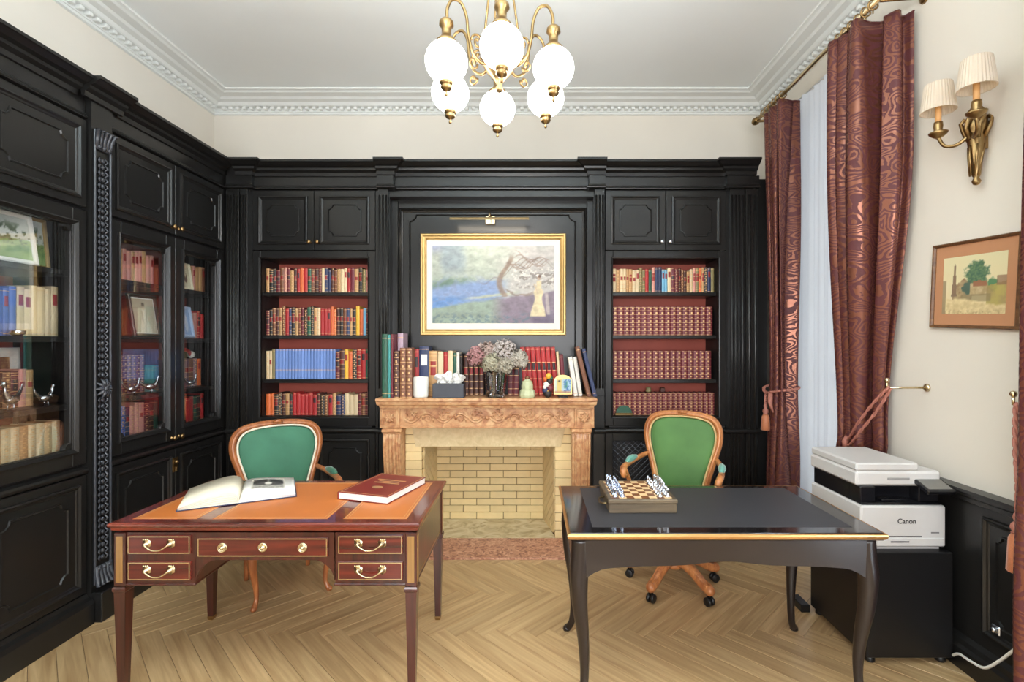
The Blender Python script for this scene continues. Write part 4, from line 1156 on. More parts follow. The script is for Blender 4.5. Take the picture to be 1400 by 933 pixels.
# ================================================================== mahogany writing desk
DX0, DX1, DY0, DY1, DZ = -1.845, -.49, 2.155, 2.84, .77
dk = thing('writing_desk', 'mahogany pedestal writing desk with tan leather top and brass drawer handles', 'desk', (-1.167, 2.5, 0))
m = MB()
m.box(DX0 + .012, DX1 - .012, DY0 + .012, DY1 - .012, .738, DZ, 0, .002)
m.sweep(rect(DX0 + .0125, DX1 - .0125, DY0 + .0125, DY1 - .0125), [(0, DZ), (-.006, DZ - .001), (-.0115, DZ - .006), (-.0125, DZ - .013), (-.008, DZ - .019), (-.004, DZ - .022), (-.002, DZ - .034), (.006, DZ - .038)], True)
m.build('top', M_MAHOG, parent=dk)
lx = [DX0 + .068, -1.167 - .325, -1.167 - .255, -1.167 + .255, -1.167 + .325, DX1 - .068]
for a, b in ((lx[0], lx[1]), (lx[2], lx[3]), (lx[4], lx[5])):
    m = MB(); m.box(a, b, DY0 + .055, DY1 - .055, DZ - .002, DZ + .0006); lp_ = m.build('leather_panel', M_LEATHER, parent=dk)
    m = MB(); m.sweep(rect(a + .004, b - .004, DY0 + .059, DY1 - .059), [(0, DZ + .0005), (0, DZ + .0011), (.004, DZ + .0011), (.004, DZ + .0005)], True)
    m.sweep(rect(a + .018, b - .018, DY0 + .073, DY1 - .073), [(0, DZ + .0005), (0, DZ + .0009), (.002, DZ + .0009), (.002, DZ + .0005)], True); m.build('gilt_line', M_GILT, parent=lp_)
cx0, cx1, cy0, cy1 = DX0 + .022, DX1 - .022, DY0 + .022, DY1 - .022
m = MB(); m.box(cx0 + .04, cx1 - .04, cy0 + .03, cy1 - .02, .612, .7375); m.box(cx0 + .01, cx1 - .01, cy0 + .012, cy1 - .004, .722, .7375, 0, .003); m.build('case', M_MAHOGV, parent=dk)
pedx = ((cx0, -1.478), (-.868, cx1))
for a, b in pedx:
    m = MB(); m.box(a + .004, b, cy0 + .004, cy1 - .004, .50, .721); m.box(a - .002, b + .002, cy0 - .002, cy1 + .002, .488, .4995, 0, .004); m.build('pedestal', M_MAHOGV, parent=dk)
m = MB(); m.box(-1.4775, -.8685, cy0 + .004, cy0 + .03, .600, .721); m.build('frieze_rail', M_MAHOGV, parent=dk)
for s, a in ((1, -1.4775), (-1, -.8685)):
    m = MB(lambda u, v, w: (u, w, v)); m.prism([(a, .599), (a + s * .10, .599)] + arc(a + s * .10, .50, .10, PI / 2, PI / 2 + s * PI / 2 * .8, 6)[1:] + [(a, .51)], cy0 + .006, cy0 + .028); m.build('bracket', M_MAHOGV, parent=dk)
# legs: square block with a brass fluted strip, then a taper to a brass shoe
lw = .05
for ix, x in ((0, cx0 - .006), (1, cx1 + .006 - lw)):
    for iy, y in ((0, cy0 - .006), (1, cy1 + .006 - lw)):
        m = MB()
        m.box(x, x + lw, y, y + lw, .486, .722, 0, .003)
        c = (x + lw / 2, y + lw / 2)
        rs = ((.486, .026), (.478, .029), (.468, .029), (.462, .0245), (.0215, .0150))
        for (z0, r0), (z1, r1) in zip(rs[:-1], rs[1:]):
            v = [(c[0] + sx * r, c[1] + sy * r, z) for z, r in ((z0, r0), (z1, r1)) for sx, sy in ((-1, -1), (1, -1), (1, 1), (-1, 1))]
            m.add(v, [(0, 1, 5, 4), (1, 2, 6, 5), (2, 3, 7, 6), (3, 0, 4, 7)])
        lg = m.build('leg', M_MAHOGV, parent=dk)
        m = MB()
        if iy == 0: m.box(x + .010, x + lw - .010, y - .0015, y + .001, .505, .708, 0, .001)
        if ix == 1: m.box(x + lw - .001, x + lw + .0015, y + .010, y + lw - .010, .505, .708)
        if m.v: m.build('brass_strip', M_OLIVE, parent=lg)
        m = MB(); v = [(c[0] + sx * r, c[1] + sy * r, z) for z, r in ((.022, .0160), (.012, .0162), (0, .012)) for sx, sy in ((-1, -1), (1, -1), (1, 1), (-1, 1))]
        m.add(v, [(0, 1, 5, 4), (1, 2, 6, 5), (2, 3, 7, 6), (3, 0, 4, 7), (4, 5, 9, 8), (5, 6, 10, 9), (6, 7, 11, 10), (7, 4, 8, 11), (8, 9, 10, 11)])
        m.build('shoe', M_BRASS, parent=lg)
M_ENDP = wood('veneered_end_panel', rgb(98, 54, 32), rgb(142, 88, 52), 2, .3, .4)
# veneered end panel with a brass line
for x, s in ((cx1 - .004, 1), (cx0 + .004, -1)):
    m = MB(lambda u, v, w: (x + s * w, u, v)); m.box(cy0 + .055, cy1 - .055, .508, .715, -.002, .0022); ep = m.build('end_panel', M_ENDP, parent=dk)
    m = MB(lambda u, v, w: (x + s * w, u, v)); m.sweep(rect(cy0 + .058, cy1 - .058, .511, .712), [(0, .002), (0, .0045), (.004, .0045), (.004, .002)], True); m.build('brass_line', M_BRASSP, parent=ep)
def FD(u, v, w): return (u, cy0 - w, v)
def drawer(x0, x1, z0, z1, kind):
    m = MB(FD); m.box(x0, x1, z0, z1, -.012, .006, 0, .002); d = m.build('drawer', M_MAHOGD, parent=dk)
    m = MB(FD); m.sweep(rect(x0 + .003, x1 - .003, z0 + .003, z1 - .003), [(0, .005), (0, .0085), (.004, .0085), (.004, .005)], True); m.build('brass_border', M_BRASSP, parent=d)
    c, zz = (x0 + x1) / 2, (z0 + z1) / 2
    if kind == 'bail':
        for s in (-1, 1):
            m = MB(); q = (c + s * .052, cy0 - .006, zz + .006)
            Rm = Matrix.Rotation(PI / 2, 3, 'X')
            m.lathe([(.020, 0), (.019, .003), (.012, .005), (.013, .009), (.006, .012), (.007, .02), (0, .022)], q, 12, 0, True, Rm, flute=.08)
            for k in range(3): m.sphere((q[0] + s * .004 + (k - 1) * .009, q[1] - .004, q[2] + .018), .005, 6, 4)
            m.build('rosette', M_BRASSP, parent=d)
        m = MB(); m.tube(bez([(c - .052, cy0 - .026, zz + .006), (c - .036, cy0 - .028, zz - .006), (c - .018, cy0 - .028, zz - .016), (c, cy0 - .028, zz - .018), (c + .018, cy0 - .028, zz - .016), (c + .036, cy0 - .028, zz - .006), (c + .052, cy0 - .026, zz + .006)], 4), .0035, 6); m.build('bail_handle', M_BRASSP, parent=d)
    else:
        for s in (-1, 0, 1):
            m = MB(); q = (c + s * .175, cy0 - .006, zz)
            m.lathe([(.021, 0), (.020, .004), (.014, .005), (.013, .003), (.006, .003), (.007, .012), (0, .014)], q, 18, 0, True, Matrix.Rotation(PI / 2, 3, 'X'))
            if s: m.tube([(q[0] + .0165 * math.cos(a), q[1] - .008, q[2] - .001 + .0165 * math.sin(a)) for a in [i * PI / 8 for i in range(16)]], .0028, 6, closed=True)
            m.build('ring_pull' if s else 'keyhole_rosette', M_BRASSP, parent=d)
for x0, x1 in ((-1.768, -1.492), (-.850, -.566)):
    drawer(x0, x1, .630, .712, 'bail'); drawer(x0, x1, .515, .597, 'bail')
drawer(-1.463, -.893, .618, .702, 'ring')

# ================================================================== black writing table
BX0, BX1, BY0, BY1 = .145, 1.457, 2.035, 2.735
bt = thing('writing_table', 'black lacquered writing table with gilded edge and curved legs', 'desk', (.8, 2.39, 0))
m = MB(); m.box(BX0 + .01, BX1 - .01, BY0 + .01, BY1 - .01, .738, .77, 0, .003)
m.build('top', M_LACQ, parent=bt)
m = MB(); m.sweep(rect(BX0 + .0102, BX1 - .0102, BY0 + .0102, BY1 - .0102), [(0, .768), (-.005, .769), (-.010, .765), (-.0115, .758), (-.009, .750), (-.004, .744), (0, .742)], True); m.build('gilt_edge', pm('bronze_gilt_edge', rgb(206, 158, 100), .3, .85, var=.15), parent=bt)
m = MB(); m.box(BX0 + .11, BX1 - .10, BY0 + .075, BY1 - .05, .768, .7708); lp_ = m.build('leather_panel', M_BLKLEATHER, parent=bt)
def cab_leg(x, y, sx, sy):
    m = MB()
    pts = bez([(x, y, .735), (x + sx * .002, y + sy * .002, .66), (x + sx * .008, y + sy * .008, .58), (x + sx * .004, y + sy * .004, .45), (x - sx * .012, y - sy * .012, .30), (x - sx * .018, y - sy * .018, .16), (x - sx * .008, y - sy * .008, .06), (x + sx * .016, y + sy * .016, .006)], 5)
    rr = lerpn([.040, .041, .040, .033, .025, .019, .017, .018], len(pts))
    m.tube(pts, rr, 12)
    m.tube([(x + sx * .010, y + sy * .010, .02), (x + sx * .020, y + sy * .020, .001)], [.019, .021], 10)
    m.build('leg', M_LACQM, parent=bt)
for x, sx in ((BX0 + .058, -1), (BX1 - .058, 1)):
    for y, sy in ((BY0 + .058, -1), (BY1 - .058, 1)): cab_leg(x, y, sx, sy)
def scallop(a, b, n=40):
    L_ = b - a; pts = []
    for i in range(n + 1):
        s = i / n
        z = .622 - .006 * math.cos(s * 4 * PI) + .032 * math.exp(-((s - .5) / .13) ** 2) - .045 * (math.exp(-(s / .05) ** 2) + math.exp(-((1 - s) / .05) ** 2))
        pts.append((a + L_ * s, z))
    return pts
for y0, y1 in ((BY0 + .022, BY0 + .04), (BY1 - .04, BY1 - .022)):
    m = MB(lambda u, v, w: (u, w, v)); m.prism(scallop(BX0 + .05, BX1 - .05) + [(BX1 - .05, .7375), (BX0 + .05, .7375)], y0, y1); m.build('apron', M_LACQM, parent=bt)
for x0, x1 in ((BX0 + .022, BX0 + .04), (BX1 - .04, BX1 - .022)):
    m = MB(lambda u, v, w: (w, u, v)); m.prism(scallop(BY0 + .05, BY1 - .05, 24) + [(BY1 - .05, .7375), (BY0 + .05, .7375)], x0, x1); m.build('apron', M_LACQM, parent=bt)

# ================================================================== chairs with oval velvet backs
BACK = [(.168, .50), (.190, .60), (.228, .72), (.258, .82), (.264, .89), (.248, .945), (.205, .985), (.12, 1.005), (0, 1.012)]
def oval_back(t, wm, vm, sx=1.0, dz=0.0, y0=.20, rake=.16, pipe=None):
    half = bez([(a * sx, z, 0) for a, z in BACK], 4)
    loop = [(x, z) for x, z, _ in half] + [(-x, z) for x, z, _ in half[::-1][1:]]
    Y = lambda z: y0 + (z - .5) * rake
    M = WM[t.name]
    W = lambda x, y, z: tuple(M @ Vector((x, y, z + dz)))
    m = MB(W)
    P = [(x, Y(z), z) for x, z in loop]
    m.tube(P, .023, 10); m.tube([(x * 1.0, y - .016, z) for x, y, z in P], .012, 8)
    m.tube([P[0], P[-1]], .022, 8)
    m.tube([(-.03, Y(1.012) - .02, 1.018), (0, Y(1.012) - .026, 1.026), (.03, Y(1.012) - .02, 1.018)], [.008, .014, .008], 8)
    f = m.build('back_frame', wm, parent=t)
    ins = [(x * .905, .5 + (z - .5) * .955 + .006) for x, z in loop]
    m = MB(W); m.tube([(x, Y(z) - .018, z) for x, z in ins], .007, 6); m.tube([(ins[0][0], Y(ins[0][1]) - .018, ins[0][1]), (ins[-1][0], Y(ins[-1][1]) - .018, ins[-1][1])], .007, 6); m.build('piping', pipe or M_PIPING, parent=f)
    cx, cz = 0, .74
    m = MB(W)
    n = len(ins); rings_ = [1.0, .93, .8, .6, .35]
    vs = []
    for side in (-1, 1):
        o = len(vs)
        for s in rings_:
            for x, z in ins:
                zz = cz + (z - cz) * s
                vs.append((x * s, Y(zz) + side * (.004 + .028 * (1 - s ** 4) ** .6), zz))
        vs.append((0, Y(cz) + side * .032, cz))
    fs = []
    per = len(rings_) * n + 1
    for q in range(2):
        o = q * per
        for k in range(len(rings_) - 1):
            for i in range(n): j = (i + 1) % n; fs.append([o + k * n + i, o + k * n + j, o + (k + 1) * n + j, o + (k + 1) * n + i])
        for i in range(n): fs.append([o + (len(rings_) - 1) * n + i, o + (len(rings_) - 1) * n + (i + 1) % n, o + per - 1])
    for i in range(n): j = (i + 1) % n; fs.append([i, j, per + j, per + i])
    m.add(vs, fs, 0, True); m.build('backrest', vm, parent=t)

def seat(t, wm, vm, dz=0.0, w=.25, d=.235, zs=.43):
    M = WM[t.name]
    W = lambda x, y, z: tuple(M @ Vector((x, y, z + dz)))
    out = []
    for i in range(32):
        a = 2 * PI * i / 32; c, s = math.cos(a), math.sin(a)
        k = .88 if s > 0 else 1.0
        out.append((math.copysign(abs(c) ** .6, c) * w * (k + (1 - k) * (1 - abs(s))), math.copysign(abs(s) ** .6, s) * d))
    m = MB(W); m.prism(out, zs - .055, zs, 0, False); m.build('seat_frame', wm, parent=t)
    m = MB(W)
    vs = []
    for sc, z in ((.97, zs + .0005), (.98, zs + .03), (.93, zs + .052), (.75, zs + .066), (.4, zs + .072)): vs += [(x * sc, y * sc, z) for x, y in out]
    vs.append((0, 0, zs + .073)); fs = []
    for k in range(4):
        for i in range(32): j = (i + 1) % 32; fs.append([k * 32 + i, k * 32 + j, (k + 1) * 32 + j, (k + 1) * 32 + i])
    for i in range(32): fs.append([4 * 32 + i, 4 * 32 + (i + 1) % 32, 160])
    fs.append(list(range(32))[::-1]); m.add(vs, fs, 0, True); m.build('seat', vm, parent=t)

def arms(t, wm, pm_, dz=0.0, zb=.70, reach=.30, flare=.0):
    M = WM[t.name]
    W = lambda x, y, z: tuple(M @ Vector((x, y, z + dz)))
    for s in (-1, 1):
        m = MB(W)
        top = bez([(s * .225, .235, zb + .035), (s * .265, .13, zb + .02), (s * .29, .0, zb + .005), (s * .295, -.10, zb), (s * .29, -.145, zb - .018), (s * .282, -.15, zb - .045), (s * .278, -.125, zb - .05)], 5)
        m.tube(top, lerpn([.015, .017, .018, .021, .021, .017, .010], len(top)), 8)
        sup = bez([(s * .288, -.115, zb - .01), (s * .272, -.06, zb - .10), (s * .25, -.03, zb - .17), (s * .245, -.06, zb - .235), (s * .238, -.08, .40)], 5)
        m.tube(sup, lerpn([.016, .014, .015, .017, .018], len(sup)), 8)
        a = m.build('arm', wm, parent=t)
        m = MB(W); m.tube(bez([(s * .274, .10, zb + .03), (s * .288, .03, zb + .028), (s * .294, -.05, zb + .022)], 5), lerpn([.012, .022, .023, .012], 11), 10); m.build('arm_pad', pm_, parent=a)

th = math.radians(37)
fr = (math.sin(th), -math.cos(th))
ac = thing('armchair', 'carved armchair with pale green velvet oval back behind the mahogany desk', 'chair', (-1.57, 3.165, 0), th)
oval_back(ac, M_WALNUT, M_VELVET, 1.0, 0.0)
seat(ac, M_WALNUT, M_VELVET, 0, .24, .225, .42)
arms(ac, M_WALNUT, M_VELVET, 0, .665)
Mx = WM[ac.name]
for sx in (-1, 1):
    W = lambda x, y, z: tuple(Mx @ Vector((x, y, z)))
    m = MB(W); pts = bez([(sx * .195, -.18, .40), (sx * .215, -.205, .33), (sx * .212, -.205, .24), (sx * .195, -.19, .13), (sx * .192, -.19, .06), (sx * .205, -.205, .02), (sx * .212, -.215, .006)], 5)
    m.tube(pts, lerpn([.030, .029, .022, .016, .013, .017, .014], len(pts)), 10); m.sphere((sx * .212, -.216, .016), .0155, 10, 8); m.build('leg', M_WALNUT, parent=ac)
    m = MB(W); pts = bez([(sx * .19, .20, .52), (sx * .19, .20, .40), (sx * .188, .215, .25), (sx * .188, .24, .10), (sx * .188, .255, .002)], 5)
    m.tube(pts, lerpn([.022, .024, .020, .017, .015], len(pts)), 8); m.build('leg', M_WALNUT, parent=ac)

th2 = math.radians(-28)
oc = thing('swivel_armchair', 'carved swivel armchair with moss green velvet back behind the black table', 'chair', (.905, 3.185, 0), th2)
oval_back(oc, M_FRUIT, M_VELVETG, .92, .055, .205, .17, pm('gold_gimp', rgb(196, 164, 112), .6))
seat(oc, M_FRUIT, M_VELVETG, .05, .245, .23, .43)
arms(oc, M_FRUIT, pm('sea_green_arm_pad', rgb(104, 164, 148), .7, sheen=.6), .05, .70)
Mo = WM[oc.name]
W = lambda x, y, z: tuple(Mo @ Vector((x, y, z)))
m = MB(W); m.lathe([(0, .12), (.05, .122), (.055, .14), (.04, .17), (.028, .18), (.028, .34), (.06, .37), (.12, .40), (.12, .424), (0, .425)], (0, 0, 0), 16); m.build('column', M_FRUIT, parent=oc)
for k in range(5):
    a = k * 2 * PI / 5 + math.radians(-90 + 28 - 43)
    c, s = math.cos(a), math.sin(a)
    m = MB(W)
    pts = bez([(.02 * c, .02 * s, .165), (.09 * c, .09 * s, .175), (.17 * c, .17 * s, .145), (.24 * c, .24 * s, .105), (.285 * c, .285 * s, .092)], 5)
    m.tube(pts, lerpn([.034, .034, .030, .028, .030], len(pts)), 10)
    for off_ in (-.016, .016): m.tube([(p[0] - s * off_, p[1] + c * off_, p[2] + .022) for p in pts[3:]], .007, 6)
    m.sphere((.29 * c, .29 * s, .092), .031, 10, 8)
    b_ = m.build('base_arm', M_FRUIT, parent=oc)
    m = MB(W); m.tube([(.28 * c, .28 * s, .075), (.28 * c, .28 * s, .05)], .010, 8)
    for off_ in (-.014, .014):
        cc = Vector((.285 * c - s * off_, .285 * s + c * off_, .027)); ax = Vector((-s, c, 0))
        m.tube([tuple(cc - ax * .010), tuple(cc - ax * .007), tuple(cc + ax * .007), tuple(cc + ax * .010)], [.022, .0265, .0265, .022], 14)
    m.box(.262, .30, -.001, .001, .0, .001) if False else None
    m.build('caster', M_RUBBER, parent=b_)

# ================================================================== printer on its black cabinet
pc = thing('printer_cabinet', 'plain black low cabinet under the white printer', 'cabinet', (1.82, 2.64, 0))
m = MB(); m.box(1.615, 2.03, 2.40, 2.89, .03, .54, 0, .004); m.build('body', pm('black_melamine', rgb(22, 21, 22), .4), parent=pc)
for x in (1.65, 1.995):
    for y in (2.435, 2.855):
        m = MB(); m.lathe([(.022, .0), (.024, .005), (.020, .031)], (x, y, 0), 12); m.build('foot', M_RUBBER, parent=pc)
M_PRW = pm('printer_white_plastic', rgb(204, 200, 197), .45, var=.02)
M_PRK = pm('printer_black_plastic', rgb(20, 20, 24), .25, var=.05)
pr = thing('printer', 'white laser printer and scanner on the low black cabinet', 'printer', (1.81, 2.65, .54))
px0, px1, py0, py1 = 1.602, 2.018, 2.425, 2.86
m = MB(); m.box(px0, px1, py0, py1, .556, .757, 0, .008); m.box(px0 + .02, px1 - .02, py0 + .02, py1 - .02, .541, .557)
body = m.build('body', M_PRW, parent=pr)
m = MB(); m.box(px0 + .012, px1 - .012, py0 - .006, py0 + .01, .562, .602, 0, .004); tr = m.build('paper_tray', M_PRW, parent=pr)
m = MB(); m.box(px0 + .05, px1 - .12, py0 - .0005, py0 + .004, .606, .611); m.box(px0 + .14, px0 + .23, py0 - .0075, py0, .582, .588); m.build('tray_slot', M_PRK, parent=tr)
m = MB(); m.box(px0 + .01, px1 - .012, py0 + .095, py1 - .01, .757, .845, 0, .004); m.box(px0 + .012, px1 - .014, py0 + .015, py0 + .10, .757, .768, 0, .003); m.build('middle_section', M_PRK, parent=pr)
m = MB(); m.box(px0 + .01, px0 + .085, py0 + .02, py0 + .10, .767, .845, 0, .004); m.box(px0 + .03, px0 + .05, py0 + .0185, py0 + .022, .80, .806, 0); m.build('output_bay', M_PRK, parent=pr)
m = MB(); m.box(px1 - .11, px1 - .012, py0 + .03, py0 + .10, .767, .845, 0, .004); m.build('output_bay', M_PRK, parent=pr)
m = MB(); m.box(px0 + .13, px1 - .14, py0 + .04, py0 + .095, .769, .776, 0, .002); m.build('paper_stop', M_PRK, parent=pr)
m = MB(); m.box(px0 - .004, px1 + .0, py0 + .03, py1 + .004, .846, .918, 0, .010); scn = m.build('scanner', M_PRW, parent=pr)
m = MB(); m.box(px0 + .15, px0 + .26, py0 + .0285, py0 + .034, .876, .888, 0, .001); m.build('grip', pm('grey_grip', rgb(150, 148, 146), .5), parent=scn)
m = MB(); m.box(px0, px0 + .31, py0 + .035, py1, .9185, .958, 0, .008); m.build('feeder_lid', M_PRW, parent=pr)
m = MB(lambda u, v, w: (u, 2.44 + v * math.cos(.35) - w * math.sin(.35), .862 + v * math.sin(.35) + w * math.cos(.35)))
m.box(1.885, 2.022, -.075, .075, -.012, .012, 0, .005); cp = m.build('control_panel', M_PRK, parent=pr)
m = MB(lambda u, v, w: (u, 2.44 + v * math.cos(.35) - w * math.sin(.35), .862 + v * math.sin(.35) + w * math.cos(.35)))
m.box(1.896, 2.011, -.06, .06, .0118, .0126); m.build('touch_screen', pm('unlit_screen', rgb(96, 94, 90), .08, coat=.8), parent=cp)
def lettering(txt, size, loc, rot, mat, parent, name='lettering', bold=0.0):
    c = bpy.data.curves.new(name, 'FONT'); c.body = txt; c.size = size; c.align_x = 'CENTER'; c.extrude = .0004; c.offset = bold
    c.materials.append(mat)
    tmp = bpy.data.objects.new(name, c); COL.objects.link(tmp)
    bpy.context.view_layer.update()
    me = bpy.data.meshes.new_from_object(tmp.evaluated_get(bpy.context.evaluated_depsgraph_get()))
    bpy.data.objects.remove(tmp); bpy.data.curves.remove(c)
    o = bpy.data.objects.new(name, me); COL.objects.link(o); o.parent = parent
    if not me.materials: me.materials.append(mat)
    o.matrix_local = WM[parent.name].inverted() @ Matrix.Translation(loc) @ rot
    return o
M_INK = pm('black_lettering', rgb(44, 42, 42), .5)
lettering('Canon', .034, ((px0 + px1) / 2 + .015, py0 - .0006, .672), Matrix.Rotation(PI / 2, 4, 'X'), M_INK, body, bold=.0006)
m = MB(); m.box(px1 - .075, px1 - .035, py0 - .0006, py0 + .002, .624, .630); m.build('model_plate', pm('grey_print', rgb(110, 106, 106), .5), parent=body)

cbl = thing('power_cable', 'white cable looping along the skirting beside the printer cabinet', 'cable', (2.0, 2.2, .0))
m = MB(); m.tube(bez([(2.022, 2.392, .05), (2.012, 2.345, .085), (2.005, 2.28, .095), (2.0, 2.20, .115), (2.0, 2.13, .19), (2.008, 2.05, .30), (2.02, 1.985, .36)], 8), .006, 8); m.build('cord', M_WHITEP, parent=cbl)
m = MB(); m.tube([(2.02, 1.985, .36), (2.05, 1.955, .375), (2.0625, 1.95, .378)], .011, 8); m.build('plug', M_WHITEP, parent=cbl)
cb2 = thing('power_strip', 'small black adapter with a thin lead on the floor behind the cabinet', 'adapter', (1.56, 2.93, 0))
m = MB(); m.box(1.545, 1.60, 2.86, 2.99, .0005, .045, 0, .005); m.build('body', M_RUBBER, parent=cb2)
m = MB(); m.tube(bez([(1.57, 2.985, .04), (1.575, 3.02, .2), (1.60, 3.04, .36), (1.70, 3.02, .44)], 6), .0035, 6); m.build('lead', M_RUBBER, parent=cb2)
# ================================================================== books
COVERS = {
    'k': ('black', rgb(44, 38, 36)), 'd': ('dark brown', rgb(78, 42, 34)), 'w': ('brown', rgb(122, 76, 52)), 'm': ('maroon', rgb(106, 36, 46)),
    'r': ('red', rgb(174, 42, 42)), 'o': ('orange', rgb(214, 104, 52)), 't': ('tan', rgb(190, 146, 98)), 'c': ('cream', rgb(222, 198, 158)),
    'g': ('green', rgb(44, 88, 68)), 'n': ('navy', rgb(44, 54, 88)), 'b': ('blue', rgb(74, 104, 176)), 's': ('sky blue', rgb(118, 176, 206)),
    'p': ('pink', rgb(204, 140, 128)), 'y': ('yellow', rgb(232, 180, 62)), 'v': ('olive', rgb(134, 122, 80)), 'l': ('lilac', rgb(186, 158, 172)),
    'e': ('teal', rgb(70, 150, 146)), 'h': ('white', rgb(226, 222, 212)), 'a': ('mauve', rgb(134, 104, 116)), 'u': ('blue', rgb(108, 138, 198)),
}
CM = {k: pm(v[0].replace(' ', '_') + '_binding', v[1], .48, var=.16, scale=30, rand=.10) for k, v in COVERS.items()}
M_LABELR = pm('red_spine_label', rgb(150, 36, 34), .45)
M_LABELK = pm('dark_spine_label', rgb(50, 34, 34), .45)

def spine(y, n=5):
    return [(-.5 + i / (n - 1), y + .035 * (2 * abs(-.5 + i / (n - 1))) ** 2.2) for i in range(n)]
def book_mesh(bands, label, name='book', marks=()):
    m = MB()
    sp = spine(0.0)
    m.prism(sp + [(.5, .07), (-.5, .07)], 0, 1)
    m.box(-.5, -.42, .0699, 1, 0, 1); m.box(.42, .5, .0699, 1, 0, 1)
    m.box(-.4199, .4199, .0699, .965, .018, .965, 1)
    for z, h in bands:
        o = spine(-.010)
        m.prism(o + [(.508, .06), (-.508, .06)], z, z + h, 2)
    for z, h in label:
        o = [(x * .86, y - .006) for x, y in spine(0.0)]
        m.prism(o + [(.43, .03), (-.43, .03)], z, z + h, 3)
    for z, h in marks:
        o = [(x * .5, y - .012) for x, y in spine(0.0)]
        m.prism(o + [(.25, .03), (-.25, .03)], z, z + h, 2)
    me = m.mesh(name)
    for mt in (CM['k'], M_PAPER, M_GILT, M_LABELR): me.materials.append(mt)
    return me
B_PLAIN = book_mesh([(.06, .008), (.93, .008)], [])
B_BAND = book_mesh([(z, .011) for z in (.03, .17, .34, .51, .68, .95)], [(.53, .14)])
B_BAND2 = book_mesh([(z, .015) for z in (.02, .12, .22, .44, .66, .78, .88, .95)], [(.68, .09), (.46, .18)])
B_SET = book_mesh([(.28, .012), (.32, .006), (.96, .010)], [])
B_LABEL = book_mesh([(.04, .01), (.94, .01)], [(.62, .22)])
B_CLUSTER = book_mesh([(z, .010) for z in (.01, .15, .29, .43, .57, .71, .85, .965)], [], marks=[(z, .035) for z in (.065, .20, .48, .61, .895)] + [(.34, .05), (.75, .05)])
BANDED = {'band': (B_BAND, 'gilt banded'), 'band2': (B_BAND2, 'gilt banded'), 'plain': (B_PLAIN, 'plain'), 'set': (B_SET, 'uniform cloth'), 'label': (B_LABEL, 'labelled'), 'cluster': (B_CLUSTER, 'gilt tooled')}
n_books = 0
def book(x, y, z, t, d, h, rz, code, style, label, group, lean=0.0):
    global n_books
    n_books += 1
    me, _ = BANDED[style]
    o = bpy.data.objects.new('book', me); COL.objects.link(o)
    o.location = (x, y, z + abs(math.sin(lean)) * t / 2 + .0004)
    o.rotation_euler = (0, lean, rz); o.scale = (t, d, h)
    o.material_slots[0].link = 'OBJECT'; o.material_slots[0].material = CM[code]
    if code in 'rm' and style != 'cluster': o.material_slots[3].link = 'OBJECT'; o.material_slots[3].material = M_LABELK
    return tag(o, label, 'book', group)

def row(seq, u0, u1, z, h, place, group, where, gap=.0012, dmin=.14, jit=.0, style_of=None):
    """a row of books: capitals are plain bindings, small letters gilt banded ones; '_' leaves room"""
    ws = [(.5 if c == '_' else RND.uniform(.82, 1.2)) if style_of is None else 1.0 for c in seq]
    k = (u1 - u0) / sum(ws)
    u = u0
    num = 0
    for c, w in zip(seq, ws):
        wd = w * k
        if c != '_':
            num += 1
            code = c.lower()
            st = style_of or ('plain' if c.isupper() and RND.random() < .6 else 'label' if c.isupper() else RND.choice(['band', 'band', 'band2', 'cluster']))
            hh = h if style_of else h * RND.uniform(.90, 1.02)
            d = dmin if style_of else dmin * RND.uniform(.92, 1.05)
            if jit and not style_of and RND.random() < .15: hh *= .93
            x, y, rz = place(u + wd / 2)
            lab = '%s %s book, %s from left on %s' % (COVERS[code][0], BANDED[st][1], ORD[num - 1], where)
            book(x, y, z, wd - gap, d, hh, rz, code, st, lab, group)
        u += wd
back_place = lambda ys: (lambda u: (u, ys, 0.0))
left_place = lambda xs: (lambda u: (xs, u, PI / 2))

YS = 4.078
g = 'books on the %s shelf of the bookcase beside the armchair'
Z4 = [SHELF_B[0], SHELF_B[1], SHELF_B[2], ZB_B]
row('tkkmwpmtdRORgwdmCnNdwtcCRMtkvp', NL[0] + .006, NL[1] - .006, Z4[0], .205, back_place(YS), g % 'top', 'top shelf of left open bookcase', jit=1)
row('mkwdtwRnktwmdgktcRRROodkwntkYOSd', NL[0] + .006, NL[1] - .006, Z4[1], .235, back_place(YS), g % 'second', 'second shelf of left open bookcase', jit=1)
row('ccV', NL[0] + .006, NL[0] + .078, Z4[2], .252, back_place(YS), g % 'third', 'third shelf of left open bookcase')
row('u' * 19, NL[0] + .08, NL[0] + .08 + .026 * 19, Z4[2], .246, back_place(YS), 'matched blue set on the third shelf', 'third shelf of left open bookcase, matched set', style_of='set')
row('mdYOkrRG', NL[0] + .08 + .026 * 19 + .002, NL[1] - .006, Z4[2], .250, back_place(YS), g % 'third' + ' beyond the blue set', 'third shelf beyond the blue set', jit=1)
row('OOkkdtkRRRRRRdkwRtnnCCCmwm', NL[0] + .006, NL[1] - .006, Z4[3], .182, back_place(YS), g % 'lowest', 'lowest shelf of left open bookcase')
g = 'books on the %s shelf of the bookcase beside the window'
row('ctccttcCvvRGpNNSSCmmdwdtcpvotkNV', NR[0] + .006, NR[1] - .006, Z4[0], .205, back_place(YS), g % 'top', 'top shelf of right open bookcase', jit=1)
row('m' * 17, NR[0] + .006, NR[1] - .02, Z4[1], .236, back_place(YS), g % 'second', 'second shelf of right open bookcase', style_of='cluster')
row('m' * 17, NR[0] + .008, NR[1] - .03, Z4[2], .232, back_place(YS), g % 'third', 'third shelf of right open bookcase', style_of='cluster')
